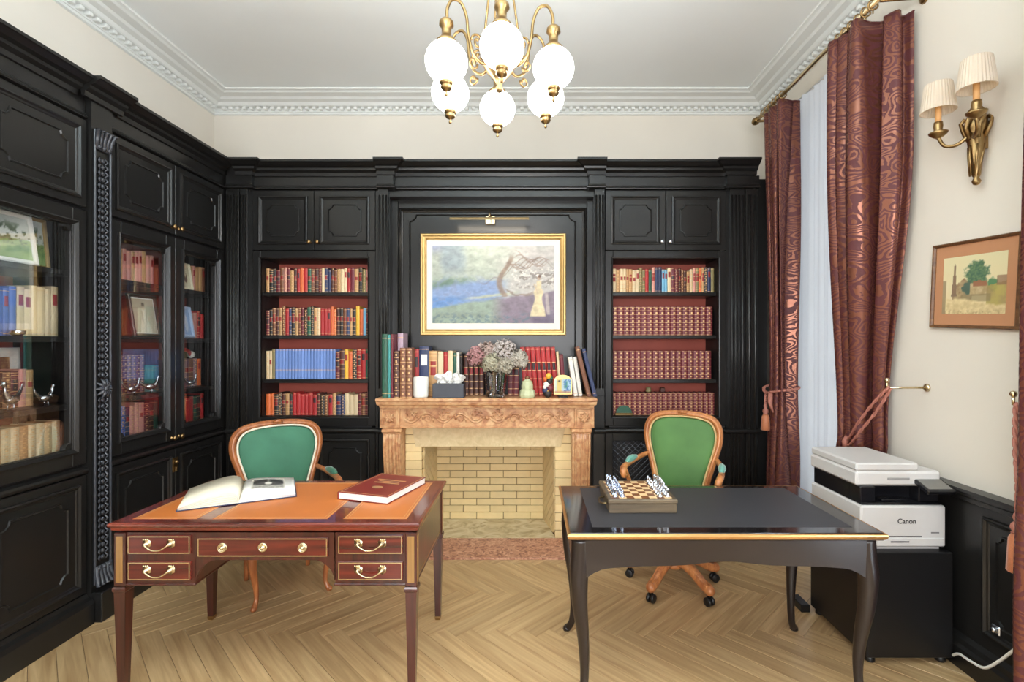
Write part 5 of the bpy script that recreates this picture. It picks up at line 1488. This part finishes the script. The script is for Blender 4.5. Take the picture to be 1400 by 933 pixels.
row('m' * 20, NR[0] + .003, NR[1] - .004, Z4[3], .182, back_place(YS), g % 'lowest', 'lowest shelf of right open bookcase', style_of='cluster')

XS = -2.585
LZ = [SHELF_L[0], SHELF_L[1], SHELF_L[2], ZB_L]
gb = 'books on the %s shelf of the glazed bookcase in the corner'
row('PPTPPTPPTPP', 3.05, 3.40, LZ[0], .215, left_place(XS), gb % 'top', 'top shelf of corner glazed bookcase', jit=0)
row('TPTTW', 3.755, 3.93, LZ[0], .20, left_place(XS), gb % 'top' + ' behind the second door', 'top shelf behind corner second door')
row('OTOPT', 3.03, 3.20, LZ[1], .21, left_place(XS - .06), gb % 'second', 'second shelf of corner glazed bookcase')
row('PPrR', 3.76, 3.92, LZ[1], .21, left_place(XS), gb % 'second' + ' behind the second door', 'second shelf behind corner second door')
row('aamamaama', 3.05, 3.37, LZ[2], .255, left_place(XS - .04), gb % 'third', 'third shelf of corner glazed bookcase', style_of='cluster')
book(XS + .01, 3.405, LZ[2], .05, .10, .18, PI / 2, 'e', 'plain', 'teal book in front of the banded set in the corner bookcase', gb % 'third')
row('aaawaO', 3.64, 3.93, LZ[2], .21, left_place(XS - .03), gb % 'third' + ' behind the second door', 'third shelf behind corner second door')
row('rnbnpppmdG', 3.05, 3.44, LZ[3], .205, left_place(XS), gb % 'lowest', 'lowest shelf of corner glazed bookcase')
row('tRRgkR', 3.66, 3.92, LZ[3], .20, left_place(XS), gb % 'lowest' + ' behind the second door', 'lowest shelf behind corner second door')
ga = 'books on the %s shelf of the glazed bookcase at the photo edge'
row('BBBB', 2.36, 2.495, LZ[1], .25, left_place(XS), ga % 'second', 'second shelf of nearest glazed bookcase')
row('CCCCCC', 2.498, 2.715, LZ[1], .265, left_place(XS), ga % 'second' + ' beyond the blue ones', 'second shelf beyond the blue books')
row('kdwmpt', 2.40, 2.63, LZ[2], .20, left_place(XS - .05), ga % 'third', 'third shelf of nearest glazed bookcase')
row('ctcctcctc', 2.34, 2.725, LZ[3], .175, left_place(XS), ga % 'lowest', 'lowest shelf of nearest glazed bookcase', style_of='cluster')

# ---------------------------------------------------------------- framed pictures and silver behind the glass
def stand_frame(name, label, x, y0, y1, z, h, fw, mat, fn, lean=.16, mount=None, nx=24, ny=32):
    t = thing(name, label, 'picture frame', (x, (y0 + y1) / 2, z))
    def F(u, v, w): return (x - v * math.sin(lean) + w * math.cos(lean), u, z + .006 + v * math.cos(lean) + w * math.sin(lean))
    m = MB(F); m.sweep(rect(y0, y1, .0, h), [(0, -.012), (0, .004), (fw * .3, .010), (fw * .8, .007), (fw, .002), (fw, -.012)], True); m.build('frame', mat, parent=t)
    m = MB(F); m.box(y0 + fw * .7, y1 - fw * .7, fw * .7, h - fw * .7, -.012, -.004)
    m.build('backing', M_WHITEP, parent=t)
    mo = mount if mount is not None else fw
    painted('picture', F, (y0 + mo, y1 - mo, mo, h - mo), -.0032, nx, ny, fn, t, M_PAINT)
    return t
def field(s, t):
    n = nz(s * 6, t * 6, 21); c = mixc((196, 206, 210), (214, 216, 206), s)
    c = mixc(c, mixc((120, 150, 92), (156, 176, 110), .5 + n), sm(.5, .44, t + .05 * n))
    c = mixc(c, (74, 96, 70), sm(.05, .2, n + .2 - 1.4 * abs(s - .62)) * sm(.3, .4, t) * sm(.95, .7, t))
    return mixc(c, (150, 172, 112), sm(.2, .1, t))
def portrait(s, t):
    c = mixc((176, 168, 144), (198, 190, 166), s + .3 * nz(s * 4, t * 4, 5))
    w = .10 + .16 * sm(.62, .0, t)
    c = mixc(c, (222, 216, 196), sm(w + .03, w - .03, abs(s - .5)) * sm(.72, .66, t))
    c = mixc(c, (150, 140, 120), .6 * sm(.03, .0, abs(abs(s - .5) - .09)) * sm(.7, .6, t) * sm(.2, .4, t))
    c = mixc(c, (196, 182, 156), sm(.075, .06, math.hypot(s - .5, (t - .76) * .8)))
    c = mixc(c, (96, 104, 92), sm(.09, .07, math.hypot(s - .5, (t - .83) * 1.3)) * sm(.77, .8, t))
    return c
def sepia(s, t):
    c = mixc((214, 204, 176), (196, 186, 156), t)
    r = math.hypot((s - .5) * 1.1, t - .45)
    c = mixc(c, (90, 84, 74), sm(.24, .19, r)); return mixc(c, (200, 188, 164), sm(.1, .08, math.hypot(s - .5, t - .58)))
def skyblue(s, t): return mixc((150, 176, 216), (196, 206, 222), sm(.28, .2, math.hypot(s - .5, (t - .45) * .7)) + .2 * nz(s * 5, t * 5, 3))
def interior(s, t): return mixc((110, 62, 44), (164, 120, 70), .5 + nz(s * 8, t * 3, 4))
M_FRAMEK = pm('dark_photo_frame', rgb(70, 62, 52), .35, var=.1)
M_FRAMEB = pm('pale_blue_frame', rgb(170, 190, 220), .5)
stand_frame('photo_frame', 'portrait of a woman in white, dark frame inside the corner glazed bookcase', -2.545, 3.175, 3.415, LZ[1], .285, .022, M_FRAMEK, portrait, mount=.03)
stand_frame('photo_frame', 'small sepia photograph on the top shelf behind the corner bookcase second door', -2.56, 3.64, 3.75, LZ[0], .20, .010, M_PAPER, sepia)
stand_frame('photo_frame', 'pale blue photo frame behind the corner bookcase second door', -2.55, 3.63, 3.755, LZ[1], .235, .022, M_FRAMEB, skyblue)
stand_frame('photo_frame', 'green field landscape in a white border at the photo edge', -2.555, 2.27, 2.575, LZ[0], .26, .022, M_WHITEP, field, nx=40, ny=32)
stand_frame('photo_frame', 'thin gold frame behind the landscape in the nearest glazed bookcase', -2.64, 2.55, 2.722, LZ[0], .275, .018, M_GOLD, field, lean=.10)
stand_frame('photo_frame', 'wide white photo frame behind silver birds in the nearest glazed bookcase', -2.80, 2.44, 2.722, LZ[2], .30, .05, M_WHITEP, interior, lean=.03)

def silver_bird(x, y, z, rz, s, label, group, legs=2):
    m = MB(lambda u, v, w: (x + s * (u * math.cos(rz) - v * math.sin(rz)), y + s * (u * math.sin(rz) + v * math.cos(rz)), z + .0006 + s * w))
    m.sphere((0, 0, .05), .026, 12, 8, 0, (1.6, .9, .9))
    m.tube(bez([(.03, 0, .058), (.048, 0, .085), (.05, 0, .105), (.056, 0, .118)], 4), lerpn([.016, .009, .008, .008], 13), 8)
    m.sphere((.058, 0, .122), .0115, 10, 6); m.tube([(.066, 0, .122), (.084, 0, .116)], [.005, .001], 6)
    m.tube(bez([(-.03, 0, .055), (-.055, 0, .07), (-.075, 0, .095), (-.082, 0, .12)], 4), lerpn([.014, .012, .008, .002], 13), 8, flat=.5)
    for q in range(2):
        m.tube([(.004, (q - .5) * .02, .032), (.008, (q - .5) * .022, .003)], .003, 6); m.box(-.006, .024, (q - .5) * .022 - .006, (q - .5) * .022 + .006, 0, .004)
    return m.build('silver_bird', M_SILVER, loc=(x, y, z), rz=rz, label=label, cat='figurine', group=group)
gs = 'silver birds in the glazed bookcases'
silver_bird(-2.545, 2.43, LZ[2], -1.2, 1.1, 'silver cockerel standing before old books at the photo edge', gs)
silver_bird(-2.545, 2.60, LZ[2], 1.7, .85, 'low silver bird on the same shelf, beside the cockerel', gs)
silver_bird(-2.535, 3.15, LZ[2], 1.4, .8, 'silver bird before the banded set in the corner glazed bookcase', gs)
silver_bird(-2.535, 3.30, LZ[2], 1.2, .85, 'silver bird beside the teal book in the corner glazed bookcase', gs)
silver_bird(-2.54, 3.70, LZ[2], 1.4, .75, 'small silver bird below the red headset in the corner bookcase', gs)
t = thing('headset', 'red and white arched headset lying on books in the corner glazed bookcase', 'headset', (-2.64, 3.76, LZ[2] + .21))
zz = LZ[2] + .222
m = MB(); m.tube([(-2.64, 3.76 - .085 * math.cos(a), zz + .006 + .055 * math.sin(a)) for a in [i * PI / 12 for i in range(13)]], .014, 8); m.build('headband', CM['r'], parent=t)
for s in (-1, 1):
    m = MB(); m.lathe([(.0, -.014), (.024, -.014), (.028, 0), (.024, .014), (0, .014)], (-2.64, 3.76 + s * .085, zz + .022), 14, 0, True, Matrix.Rotation(PI / 2, 3, 'X')); m.build('ear_cup', M_WHITEP, parent=t)
m = MB(); m.lathe([(.0, .0), (.018, .0), (.03, .010), (.033, .024), (.03, .026), (.0, .010)], (-2.538, 2.45, LZ[1] + .0005), 16); m.build('silver_dish', M_SILVER, loc=(-2.538, 2.45, LZ[1]), label='small silver dish in front of the blue books at the photo edge', cat='dish')

# small ornaments on the lowest shelf beside the window
bz = Z4[3] + .182
m = MB(); m.lathe([(0, 0), (.02, .001), (.026, .012), (.018, .022), (.024, .034), (.012, .044), (0, .046)], (.965, 4.14, bz + .001), 12); m.build('ornament', CM['v'], loc=(.965, 4.14, bz), label='small olive ornament on top of the lowest maroon books', cat='ornament')
m = MB(); m.box(1.06, 1.10, 4.12, 4.16, bz + .001, bz + .04, 0, .006); m.build('trinket_box', CM['d'], loc=(1.08, 4.14, bz), label='tiny dark box on the lowest maroon books beside the olive ornament', cat='box')
t = thing('desk_clock', 'low domed green ornament before the lowest maroon books', 'ornament', (.745, 4.055, Z4[3]))
m = MB(lambda u, v, w: (u, w, v)); m.prism([(.68, Z4[3] + .022)] + [(.745 - .065 * math.cos(a), Z4[3] + .022 + .06 * math.sin(a)) for a in [i * PI / 10 for i in range(1, 10)]] + [(.81, Z4[3] + .022)], 4.048, 4.066); m.build('dome', CM['g'], parent=t)
m = MB(); m.box(.67, .82, 4.042, 4.072, Z4[3] + .0005, Z4[3] + .0225, 0, .004); m.build('base', M_BRASS, parent=t)

# ================================================================== things on the mantelshelf
MZ = 1.1355
KM = lambda y: y / FPX
def mx(px, y): return (px - 728) * y / FPX
def mh(py, y): return EYE + (470 - py) * y / FPX - MZ
gm = 'books on the mantelshelf'
ML = [
    (522, 529.5, 457, 'g', 'plain', 3.80, .16, 0, 'tall green book, first on the mantelshelf'), (530, 533.4, 458, 'e', 'plain', 3.80, .16, 0, 'thin teal book against the tall green one'),
    (534, 537.6, 457, 'm', 'plain', 3.80, .16, 0, 'tall narrow maroon book, third on the mantelshelf'), (538, 545, 480, 'd', 'cluster', 3.79, .10, 0, 'gilt tooled brown book in front of the lilac one'),
    (543.4, 551, 456, 'l', 'plain', 3.905, .15, 0, 'tall lilac book on the mantelshelf'), (546.5, 554.4, 476, 'w', 'cluster', 3.79, .10, 0, 'brown gilt tooled book, first of a pair on the mantelshelf'),
    (555, 563, 476, 'w', 'cluster', 3.79, .10, 0, 'brown gilt tooled book, second of a pair on the mantelshelf'), (564, 572.6, 478, 'r', 'label', 3.905, .15, 0, 'red book behind the white candle jar'),
    (573, 586, 474, 'n', 'label', 3.905, .15, 0, 'thick navy book with a white label behind the candle jar'), (586.6, 597.6, 480, 't', 'band2', 3.905, .15, 0, 'golden tan book with a dark label behind the tissue box'),
    (598.4, 606, 481, 'c', 'plain', 3.905, .15, 0, 'cream book beside the golden tan one, behind the tissues'), (606.4, 611.6, 482, 'r', 'plain', 3.905, .15, 0, 'narrow red book between two cream ones on the mantelshelf'),
    (612, 619, 480, 'c', 'plain', 3.905, .15, 0, 'cream book beyond the narrow red one on the mantelshelf'), (619.4, 623.6, 483, 'g', 'plain', 3.905, .15, 0, 'narrow green book behind the tissues'),
    (624, 628, 482, 'h', 'plain', 3.905, .15, 0, 'narrow white book behind the tissues'), (628.4, 632, 484, 'k', 'plain', 3.905, .15, 0, 'narrow black book behind the tissues'),
]
for i, p in enumerate((634, 641, 648, 655, 670, 683)):
    ML.append((p, p + 6.2, 485, 'd', 'band', 3.96, .12, 0, 'dark brown banded book, %s of a set behind the hydrangeas' % ORD[i]))
for i, p in enumerate((694, 702)): ML.append((p, p + 7.5, 488, 'm', 'band', 3.96, .12, 0, 'maroon book, %s of a pair beside the glass vase' % ORD[i]))
for i in range(7): ML.append((716 + i * 6.9, 716 + i * 6.9 + 6.1, 475, 'r', 'band', 3.945, .13, -.075, 'red banded book, %s of seven leaning on the mantelshelf' % ORD[i]))
ML += [(764.8, 768.2, 481, 'c', 'plain', 3.945, .13, -.075, 'thin cream book leaning beside the red set'), (769, 774, 485, 'm', 'plain', 3.945, .13, -.075, 'thin maroon book beyond the red set'),
       (784.6, 790.4, 489, 'h', 'plain', 3.90, .14, -.15, 'white book leaning behind the arched icon'), (791.4, 796.4, 489, 'h', 'plain', 3.90, .14, -.15, 'second white book leaning behind the arched icon'),
       (803.0, 808.6, 475, 'w', 'plain', 3.86, .11, -.24, 'brown book leaning near the end of the mantelshelf'), (811.4, 816.4, 476, 'n', 'plain', 3.86, .11, -.24, 'navy book leaning last on the mantelshelf')]
for a, b, ty, code, st, y, d, lean, lab in ML:
    x0, x1 = mx(a, y), mx(b, y)
    h = mh(ty, y) / math.cos(lean)
    if lab.startswith('navy book leaning'): h -= .01
    o = book((x0 + x1) / 2, y, MZ, (x1 - x0) * .985, d, h, 0, code, st, lab, gm, lean)
    if 'white label' in lab: o.material_slots[3].link = 'OBJECT'; o.material_slots[3].material = M_WHITEP

t = thing('candle_jar', 'frosted white glass candle jar on the mantelshelf', 'candle', (-.857, 3.825, MZ))
m = MB(); m.lathe([(0, .001), (.050, .001), (.056, .008), (.058, .02), (.058, .150), (.054, .158), (.051, .152), (.051, .125), (0, .125)], (-.857, 3.825, MZ), 24); m.build('jar', pm('frosted_white_glass', rgb(238, 236, 228), .3, var=.03), parent=t)
m = MB(); m.tube([(-.857, 3.825, MZ + .124), (-.857, 3.825, MZ + .140)], .0015, 5); m.build('wick', CM['k'], parent=t)
t = thing('tissue_box', 'dark grey tissue box with crumpled white tissues on the mantelshelf', 'tissue box', (-.64, 3.83, MZ))
m = MB(); m.box(-.76, -.522, 3.772, 3.895, MZ + .0005, MZ + .108, 0, .004); m.build('box', pm('slate_grey_card', rgb(66, 68, 76), .5), parent=t)
m = MB()
for (cx_, hgt, wd, sd) in ((-.70, .085, .10, 1), (-.635, .10, .10, 2), (-.575, .098, .09, 3), (-.60, .075, .12, 4)):
    vs, fs = [], []
    for j in range(9):
        for i in range(13):
            a, b = i / 12, j / 8
            f = .018 * nz(a * 3 + sd, b * 3, sd)
            vs.append((cx_ + (a - .5) * wd * (.55 + .7 * b) + f, 3.832 + .03 * math.sin(a * 9 + sd + b * 2) * (.3 + b) * .8, MZ + .106 + hgt * b * (1 - .55 * abs(2 * a - 1 + .3 * math.sin(sd))) + .012 * nz(a * 4, b * 4, sd + 9)))
    for j in range(8):
        for i in range(12): k = j * 13 + i; fs.append((k, k + 1, k + 14, k + 13))
    m.add(vs, fs, 0, True)
m.build('tissue', pm('white_tissue', rgb(238, 236, 230), .9, var=.03), parent=t)

VX, VY = -.285, 3.848
hv = thing('glass_vase', 'cut glass vase on the mantelshelf, hydrangea stems inside', 'vase', (VX, VY, MZ))
M_CRYSTAL = clear_glass('cut_crystal', (.95, .97, 1, 1), 3.0)
m = MB(); m.lathe([(0, .001), (.066, .001), (.070, .008), (.066, .022), (.072, .03), (.076, .06), (.084, .13), (.091, .195), (.088, .20), (.083, .195), (.074, .12), (.064, .04), (0, .034)], (VX, VY, MZ), 32, flute=.022, smooth=False); m.build('bowl', M_CRYSTAL, parent=hv)
fl = thing('hydrangeas', 'bunch of dried hydrangeas, mauve and grey green, in the glass vase', 'flowers', (VX, VY, MZ + .05))
M_CORE = pm('flower_core', rgb(96, 84, 70), .9)
heads = [(690, 482, 3.835, .098, rgb(176, 166, 160), 'greyish_petal'), (653, 488, 3.835, .082, rgb(172, 126, 124), 'mauve_petal'), (672, 497, 3.79, .072, rgb(170, 164, 140), 'grey_green_petal'), (708, 492, 3.815, .078, rgb(178, 170, 156), 'beige_petal'), (689, 500, 3.785, .068, rgb(168, 160, 142), 'beige_petal_pale'), (666, 482, 3.862, .08, rgb(172, 150, 140), 'dusty_petal')]
for k, (px, py, y, r, c, nm) in enumerate(heads):
    cx_, cz_ = mx(px, y), EYE + (470 - py) * y / FPX
    rr = random.Random(40 + k)
    m = MB()
    nfl = 95
    for i in range(nfl):
        z = 1 - 2 * (i + .5) / nfl
        a = i * 2.39996
        q = math.sqrt(1 - z * z)
        D = Vector((q * math.cos(a), q * math.sin(a), z))
        if D.z < -.75: continue
        X = D.orthogonal().normalized(); Y = D.cross(X)
        sp_ = rr.uniform(0, 1.5); R_ = r * rr.uniform(.88, 1.04)
        P0 = Vector((cx_, y, cz_)) + D * R_
        D = (D + Vector((rr.uniform(-.5, .5), rr.uniform(-.5, .5), rr.uniform(-.5, .5)))).normalized(); X = D.orthogonal().normalized(); Y = D.cross(X)
        for p in range(4):
            b = sp_ + p * PI / 2
            e1 = X * math.cos(b) + Y * math.sin(b); e2 = X * math.cos(b + .7) + Y * math.sin(b + .7); e3 = X * math.cos(b - .7) + Y * math.sin(b - .7)
            L_ = .0185
            m.add([tuple(P0 - D * .005), tuple(P0 + e3 * L_ * .8 + D * rr.uniform(-.001, .004)), tuple(P0 + e1 * L_ * 1.25 + D * rr.uniform(-.005, .002)), tuple(P0 + e2 * L_ * .8 + D * rr.uniform(-.001, .004))], [(0, 1, 2, 3)])
    m.sphere((cx_, y, cz_), r * .80, 12, 8, 1)
    h_ = m.build('flower_head', (pm(nm, c, .8, var=.45, scale=45), M_CORE), parent=fl)
    m = MB(); m.tube(bez([(cx_, y, cz_ - r * .8), ((cx_ + VX) / 2, (y + VY) / 2, MZ + .2), (VX + (cx_ - VX) * .25, VY + (y - VY) * .25, MZ + .05)], 5), .0035, 5); m.build('stem', pm('flower_stem', rgb(86, 92, 58), .7), parent=fl)
t = thing('ceramic_bottle', 'squat pale green ceramic bottle with a stopper on the mantelshelf', 'ornament', (-.04, 3.82, MZ))
m = MB(); m.lathe([(0, .001), (.058, .002), (.064, .02), (.056, .055), (.044, .068), (.046, .09), (.038, .125), (.02, .136), (.016, .14), (0, .14)], (-.04, 3.82, MZ), 10, smooth=False); m.build('body', pm('pale_green_glaze', rgb(196, 200, 160), .25, var=.12, scale=12), parent=t)
m = MB(); m.lathe([(.014, .139), (.018, .146), (.016, .162), (0, .165)], (-.04, 3.82, MZ), 10); m.build('stopper', CM['w'], parent=t)
t = thing('figurine', 'many coloured porcelain figurine beside the arched icon', 'figurine', (.118, 3.82, MZ))
for i, (dx, dz, r, code) in enumerate(((0, .02, .034, 'k'), (-.016, .055, .028, 'n'), (.018, .07, .03, 'm'), (-.008, .10, .026, 'h'), (.012, .125, .026, 'k'), (-.02, .14, .018, 'o'), (.006, .165, .024, 'y'), (.024, .15, .016, 'g'), (-.024, .08, .014, 'h'), (.0, .045, .014, 'y'))):
    m = MB(); m.sphere((.118 + dx, 3.82 - (.012 if i > 5 else 0), MZ + dz + (.012 if i == 0 else 0)), r, 10, 8, 0, (1, .8, 1)); m.build('glazed_lobe', CM[code], parent=t)
t = thing('arched_icon', 'small arched painted icon on a stand at the end of the mantelshelf', 'icon', (.235, 3.82, MZ))
def FC(u, v, w): return (u, 3.84 - w + v * .12, MZ + .022 + v)
arch = [(.165, .0), (.305, .0), (.305, .10)] + [(.235 + .07 * math.cos(a), .10 + .05 * math.sin(a)) for a in [i * PI / 8 for i in range(1, 8)]] + [(.165, .10)]
m = MB(FC); m.prism(arch, -.012, 0); m.build('panel', M_GOLD, parent=t)
def icon(s, t_):
    c = mixc((196, 206, 196), (150, 182, 204), s); n = nz(s * 7, t_ * 7, 12)
    c = mixc(c, (204, 180, 106), sm(.1, .0, abs(s - .28) - .10)); c = mixc(c, (70, 60, 54), sm(.09, .06, math.hypot(s - .28, t_ - .84)) )
    c = mixc(c, (62, 130, 108), sm(.1, .04, abs(s - .68) - .03) * sm(.3, .4, t_) * sm(.9, .8, t_)); c = mixc(c, (70, 108, 160), sm(.0, .2, n) * sm(.5, .6, s)); return mixc(c, (176, 120, 84), sm(.22, .1, t_) * .8)
painted('picture', FC, (.172, .298, .008, .118), .001, 24, 20, icon, t, M_PAINT)
m = MB(); m.box(.20, .27, 3.80, 3.86, MZ + .0005, MZ + .008, 0, .002); m.tube([(.235, 3.845, MZ + .004), (.235, 3.853, MZ + .08)], .004, 6); m.box(.19, .28, 3.822, 3.843, MZ + .012, MZ + .0215, 0, .002); m.tube([(.235, 3.83, MZ + .005), (.235, 3.83, MZ + .014)], .006, 6); m.build('stand', CM['k'], parent=t)

# ================================================================== books on the mahogany desk
TZ = .7717
sp0 = Vector((-1.425, 2.415)); th3 = math.radians(27)
t = thing('open_book', 'large open art book with an engraving on its page, on the mahogany desk', 'book', (sp0.x, sp0.y, TZ), th3)
Mb = WM[t.name]
def FO(u, v, w): return tuple(Mb @ Vector((u, v, w)))
H_ = .345
profL = [(0.0, .012), (-.010, .044), (-.04, .060), (-.09, .058), (-.16, .042), (-.246, .016)]
profR = [(0.0, .010), (.012, .026), (.04, .034), (.09, .033), (.16, .026), (.248, .014)]
M_NAVYC = CM['n']
m = MB(FO); m.box(-.252, -.006, -.004, H_ + .004, .0, .004, 0, .001); m.box(.006, .254, -.004, H_ + .004, .0, .004, 0, .001); m.box(-.006, .006, -.006, H_ + .006, .0005, .0035); m.build('cover', M_NAVYC, parent=t)
for pr, nm in ((profL, 'left_pages'), (profR, 'right_pages')):
    cv = [(p[0], p[1]) for p in bez([(a, b, 0) for a, b in pr], 5)]
    m = MB(lambda u, v, w: FO(u, w, v)); m.prism([(0, .0045)] + cv + [(cv[-1][0], .0045)] if nm[0] == 'r' else [(cv[-1][0], .0045)] + cv[::-1] + [(0, .0045)], 0, H_, 0, True); pg = m.build('page_block', M_PAPER if nm[0] == 'l' else M_WHITEP, parent=t)
    if nm[0] == 'r': pg_r, cv_r = pg, cv
    m = MB(lambda u, v, w: FO(u, w, v))
    for k in range(1, 5):
        f = k / 5.5
        line = [(p[0], .0045 + (p[1] - .0045) * f) for p in cv[3:]]
        m.tube([(u, v, -.0004) for u, v in line], .0006, 4)
    m.build('page_edges', CM['a'], parent=pg, kind='stuff')
def zr(x):
    for (a, b), (c, d) in zip(cv_r[:-1], cv_r[1:]):
        if a <= x <= c: return b + (d - b) * (x - a) / (c - a)
    return cv_r[-1][1]
def engraving(s, t_):
    n = nz(s * 9, t_ * 9, 31); c = mixc((196, 190, 178), (150, 146, 138), .5 + n)
    e = abs(t_ - .55 - .25 * math.sin(s * PI))
    c = mixc(c, (46, 44, 44), sm(.22, .1, e) * sm(.35, .2, abs(abs(s - .5) - .3) )); c = mixc(c, (60, 58, 56), sm(.42, .3, abs(s - .5) - .05) * sm(.18, .1, abs(t_ - .45)) * .8)
    c = mixc(c, (224, 218, 206), sm(.13, .09, math.hypot(s - .5, (t_ - .5) * .8))); c = mixc(c, (40, 38, 38), sm(.05, .02, abs(t_ - .86)) * .6)
    return mixc(c, (214, 208, 194), sm(.94, .98, max(s, t_, 1 - s, 1 - t_)))
painted('engraving', lambda u, v, w: FO(u, v, zr(u) + .0007), (.045, .20, .115, .315), 0, 40, 30, engraving, pg_r, M_PAINT)

t = thing('closed_book', 'thick closed red book with gold lettering on the mahogany desk', 'book', (-.7825, 2.624, TZ), math.radians(-17))
Mb2 = WM[t.name]
def FQ(u, v, w): return tuple(Mb2 @ Vector((u, v, w)))
bw, bd, bt_ = .143, .187, .037
m = MB(FQ); m.box(-bw, bw, -bd, bd, 0, .0035, 0, .001); m.box(-bw, bw, -bd, bd, bt_ - .0035, bt_, 0, .001); m.box(-bw - .004, -bw + .004, -bd, bd, .0005, bt_ - .0005, 0, .003); cvr = m.build('cover', pm('deep_red_cover', rgb(128, 44, 38), .35, var=.1), parent=t)
m = MB(FQ); m.box(-bw + .0042, bw - .005, -bd + .004, bd - .004, .0037, bt_ - .0037); m.build('page_block', M_WHITEP, parent=t)
m = MB(FQ); m.sweep(rect(-bw + .010, bw - .006, -bd + .008, bd - .008), [(0, bt_ - .0002), (0, bt_ + .0004), (.004, bt_ + .0004), (.004, bt_ - .0002)], True)
m.build('gilt_border', M_GILT, parent=cvr)
for k, (vv, ww) in enumerate(((.075, .085), (.048, .06), (.022, .075))):
    m = MB(FQ); m.box(.0 - ww, .0 + ww, vv - .006, vv + .006, bt_ - .0003, bt_ + .0004); m.build('gilt_line', M_GILT, parent=cvr)
m = MB(FQ); m.lathe([(0, bt_ - .0002), (.026, bt_ - .0001), (.026, bt_ + .0004), (0, bt_ + .0005)], (0, 0, 0), 20); 
m.v = []; m.f = []; m.mi = []; m.sm = []
m.add([(0, -.06, bt_ + .0005)] + [(.03 * math.cos(i * PI / 10), -.06 + .02 * math.sin(i * PI / 10), bt_ + .0005) for i in range(20)], [(0, 1 + i, 1 + (i + 1) % 20) for i in range(20)]); m.build('gilt_emblem', M_GILT, parent=cvr)

# ================================================================== chess set on the black table
CX0, CX1, CY0, CY1, CZ0, CZ1 = .347, .667, 2.278, 2.604, .7712, .836
cb = thing('chess_box', 'dark wooden chess box with inlaid board on the black writing table', 'chess board', (.507, 2.44, CZ0))
M_CHESSW = wood('grey_brown_box_wood', rgb(72, 60, 46), rgb(112, 94, 70), 0, .4)
m = MB(); m.box(CX0 + .004, CX1 - .004, CY0 + .004, CY1 - .004, CZ0, CZ1 - .022, 0, .003); m.build('drawer_box', M_CHESSW, parent=cb)
m = MB(); m.box(CX0, CX1, CY0, CY1, CZ1 - .0218, CZ1 - .002, 0, .004); lid = m.build('board', M_CHESSW, parent=cb)
sq = .0350
ox, oy = (CX0 + CX1) / 2 - 4 * sq, (CY0 + CY1) / 2 - 4 * sq
tb = MB(); tb.box(.0004, sq - .0004, .0004, sq - .0004, -.002, 0)
M_SQ = (wood('dark_square_veneer', rgb(96, 56, 30), rgb(140, 88, 50), 0, .4), wood('light_square_veneer', rgb(214, 176, 124), rgb(236, 206, 160), 0, .4))
tms = []
for k in (0, 1):
    me = tb.mesh('square_tile'); me.materials.append(M_SQ[k]); tms.append(me)
Mc = WM[cb.name].inverted()
for i in range(8):
    for j in range(8):
        o = bpy.data.objects.new('square_tile', tms[(i + j) % 2]); COL.objects.link(o); o.parent = lid
        o.matrix_local = Mc @ Matrix.Translation((ox + i * sq, oy + j * sq, CZ1 - .0008))
m = MB(); m.tube(bez([(CX0 + .001, 2.32, .805), (CX0 - .022, 2.33, .802), (CX0 - .028, 2.37, .798), (CX0 - .022, 2.41, .802), (CX0 + .001, 2.42, .805)], 5), .005, 8); m.build('handle', M_BRASSDK, parent=cb)
def piece(kind):
    base = [(0, 0), (.0125, 0), (.0125, .003), (.010, .006), (.0075, .009)]
    m = MB()
    if kind == 'pawn': m.lathe(base + [(.004, .018), (.0065, .021), (.004, .0225), (.0066, .027), (.005, .0325), (0, .034)], n=10)
    elif kind == 'rook': m.lathe(base + [(.006, .026), (.009, .029), (.009, .038), (.006, .038), (.006, .034), (0, .034)], n=10)
    elif kind == 'bishop': m.lathe(base + [(.0045, .028), (.008, .031), (.0045, .033), (.0075, .039), (.005, .046), (.002, .048), (.0025, .051), (0, .053)], n=10)
    elif kind == 'queen': m.lathe(base + [(.0045, .034), (.008, .037), (.005, .04), (.009, .050), (.006, .050), (.004, .053), (0, .056)], n=10)
    elif kind == 'king':
        m.lathe(base + [(.005, .036), (.0085, .039), (.0055, .042), (.0085, .052), (.004, .056), (0, .057)], n=10); m.box(-.0012, .0012, -.0012, .0012, .056, .066); m.box(-.004, .004, -.0012, .0012, .060, .0624)
    else:
        m.lathe(base + [(.007, .014), (0, .015)], n=10)
        m.tube(bez([(0, .002, .012), (0, .005, .024), (0, .002, .034), (0, -.005, .038), (0, -.011, .032)], 4), lerpn([.007, .0075, .0068, .0058, .004], 17), 8); m.tube([(0, .002, .038), (0, .003, .044)], [.003, .001], 5)
    return m.mesh(kind)
PM = {k: piece(k) for k in ('pawn', 'rook', 'knight', 'bishop', 'queen', 'king')}
order = ['rook', 'knight', 'bishop', 'queen', 'king', 'bishop', 'knight', 'rook']
for side, cols, tone, mt in ((0, (0, 1), 'bluish silver', M_SILVERB), (1, (7, 6), 'bright silver', M_SILVER)):
    for j in range(8):
        for r, c in enumerate(cols):
            kind = order[j] if r == 0 else 'pawn'
            me = PM[kind]
            o = bpy.data.objects.new('chess_' + kind, me); COL.objects.link(o)
            if not me.materials: me.materials.append(mt)
            o.material_slots[0].link = 'OBJECT'; o.material_slots[0].material = mt
            o.location = (ox + (c + .5) * sq, oy + (j + .5) * sq, CZ1 - .0007); o.rotation_euler = (0, 0, PI / 2 if side == 0 else -PI / 2)
            tag(o, '%s chess %s, %s from the front in the %s' % (tone, kind, ORD[j], ('outer row beside the handle', 'second row from the handle') [r] if side == 0 else ('outer row opposite the handle', 'inner row opposite the handle')[r]), 'chess piece', '%s chess men' % tone)
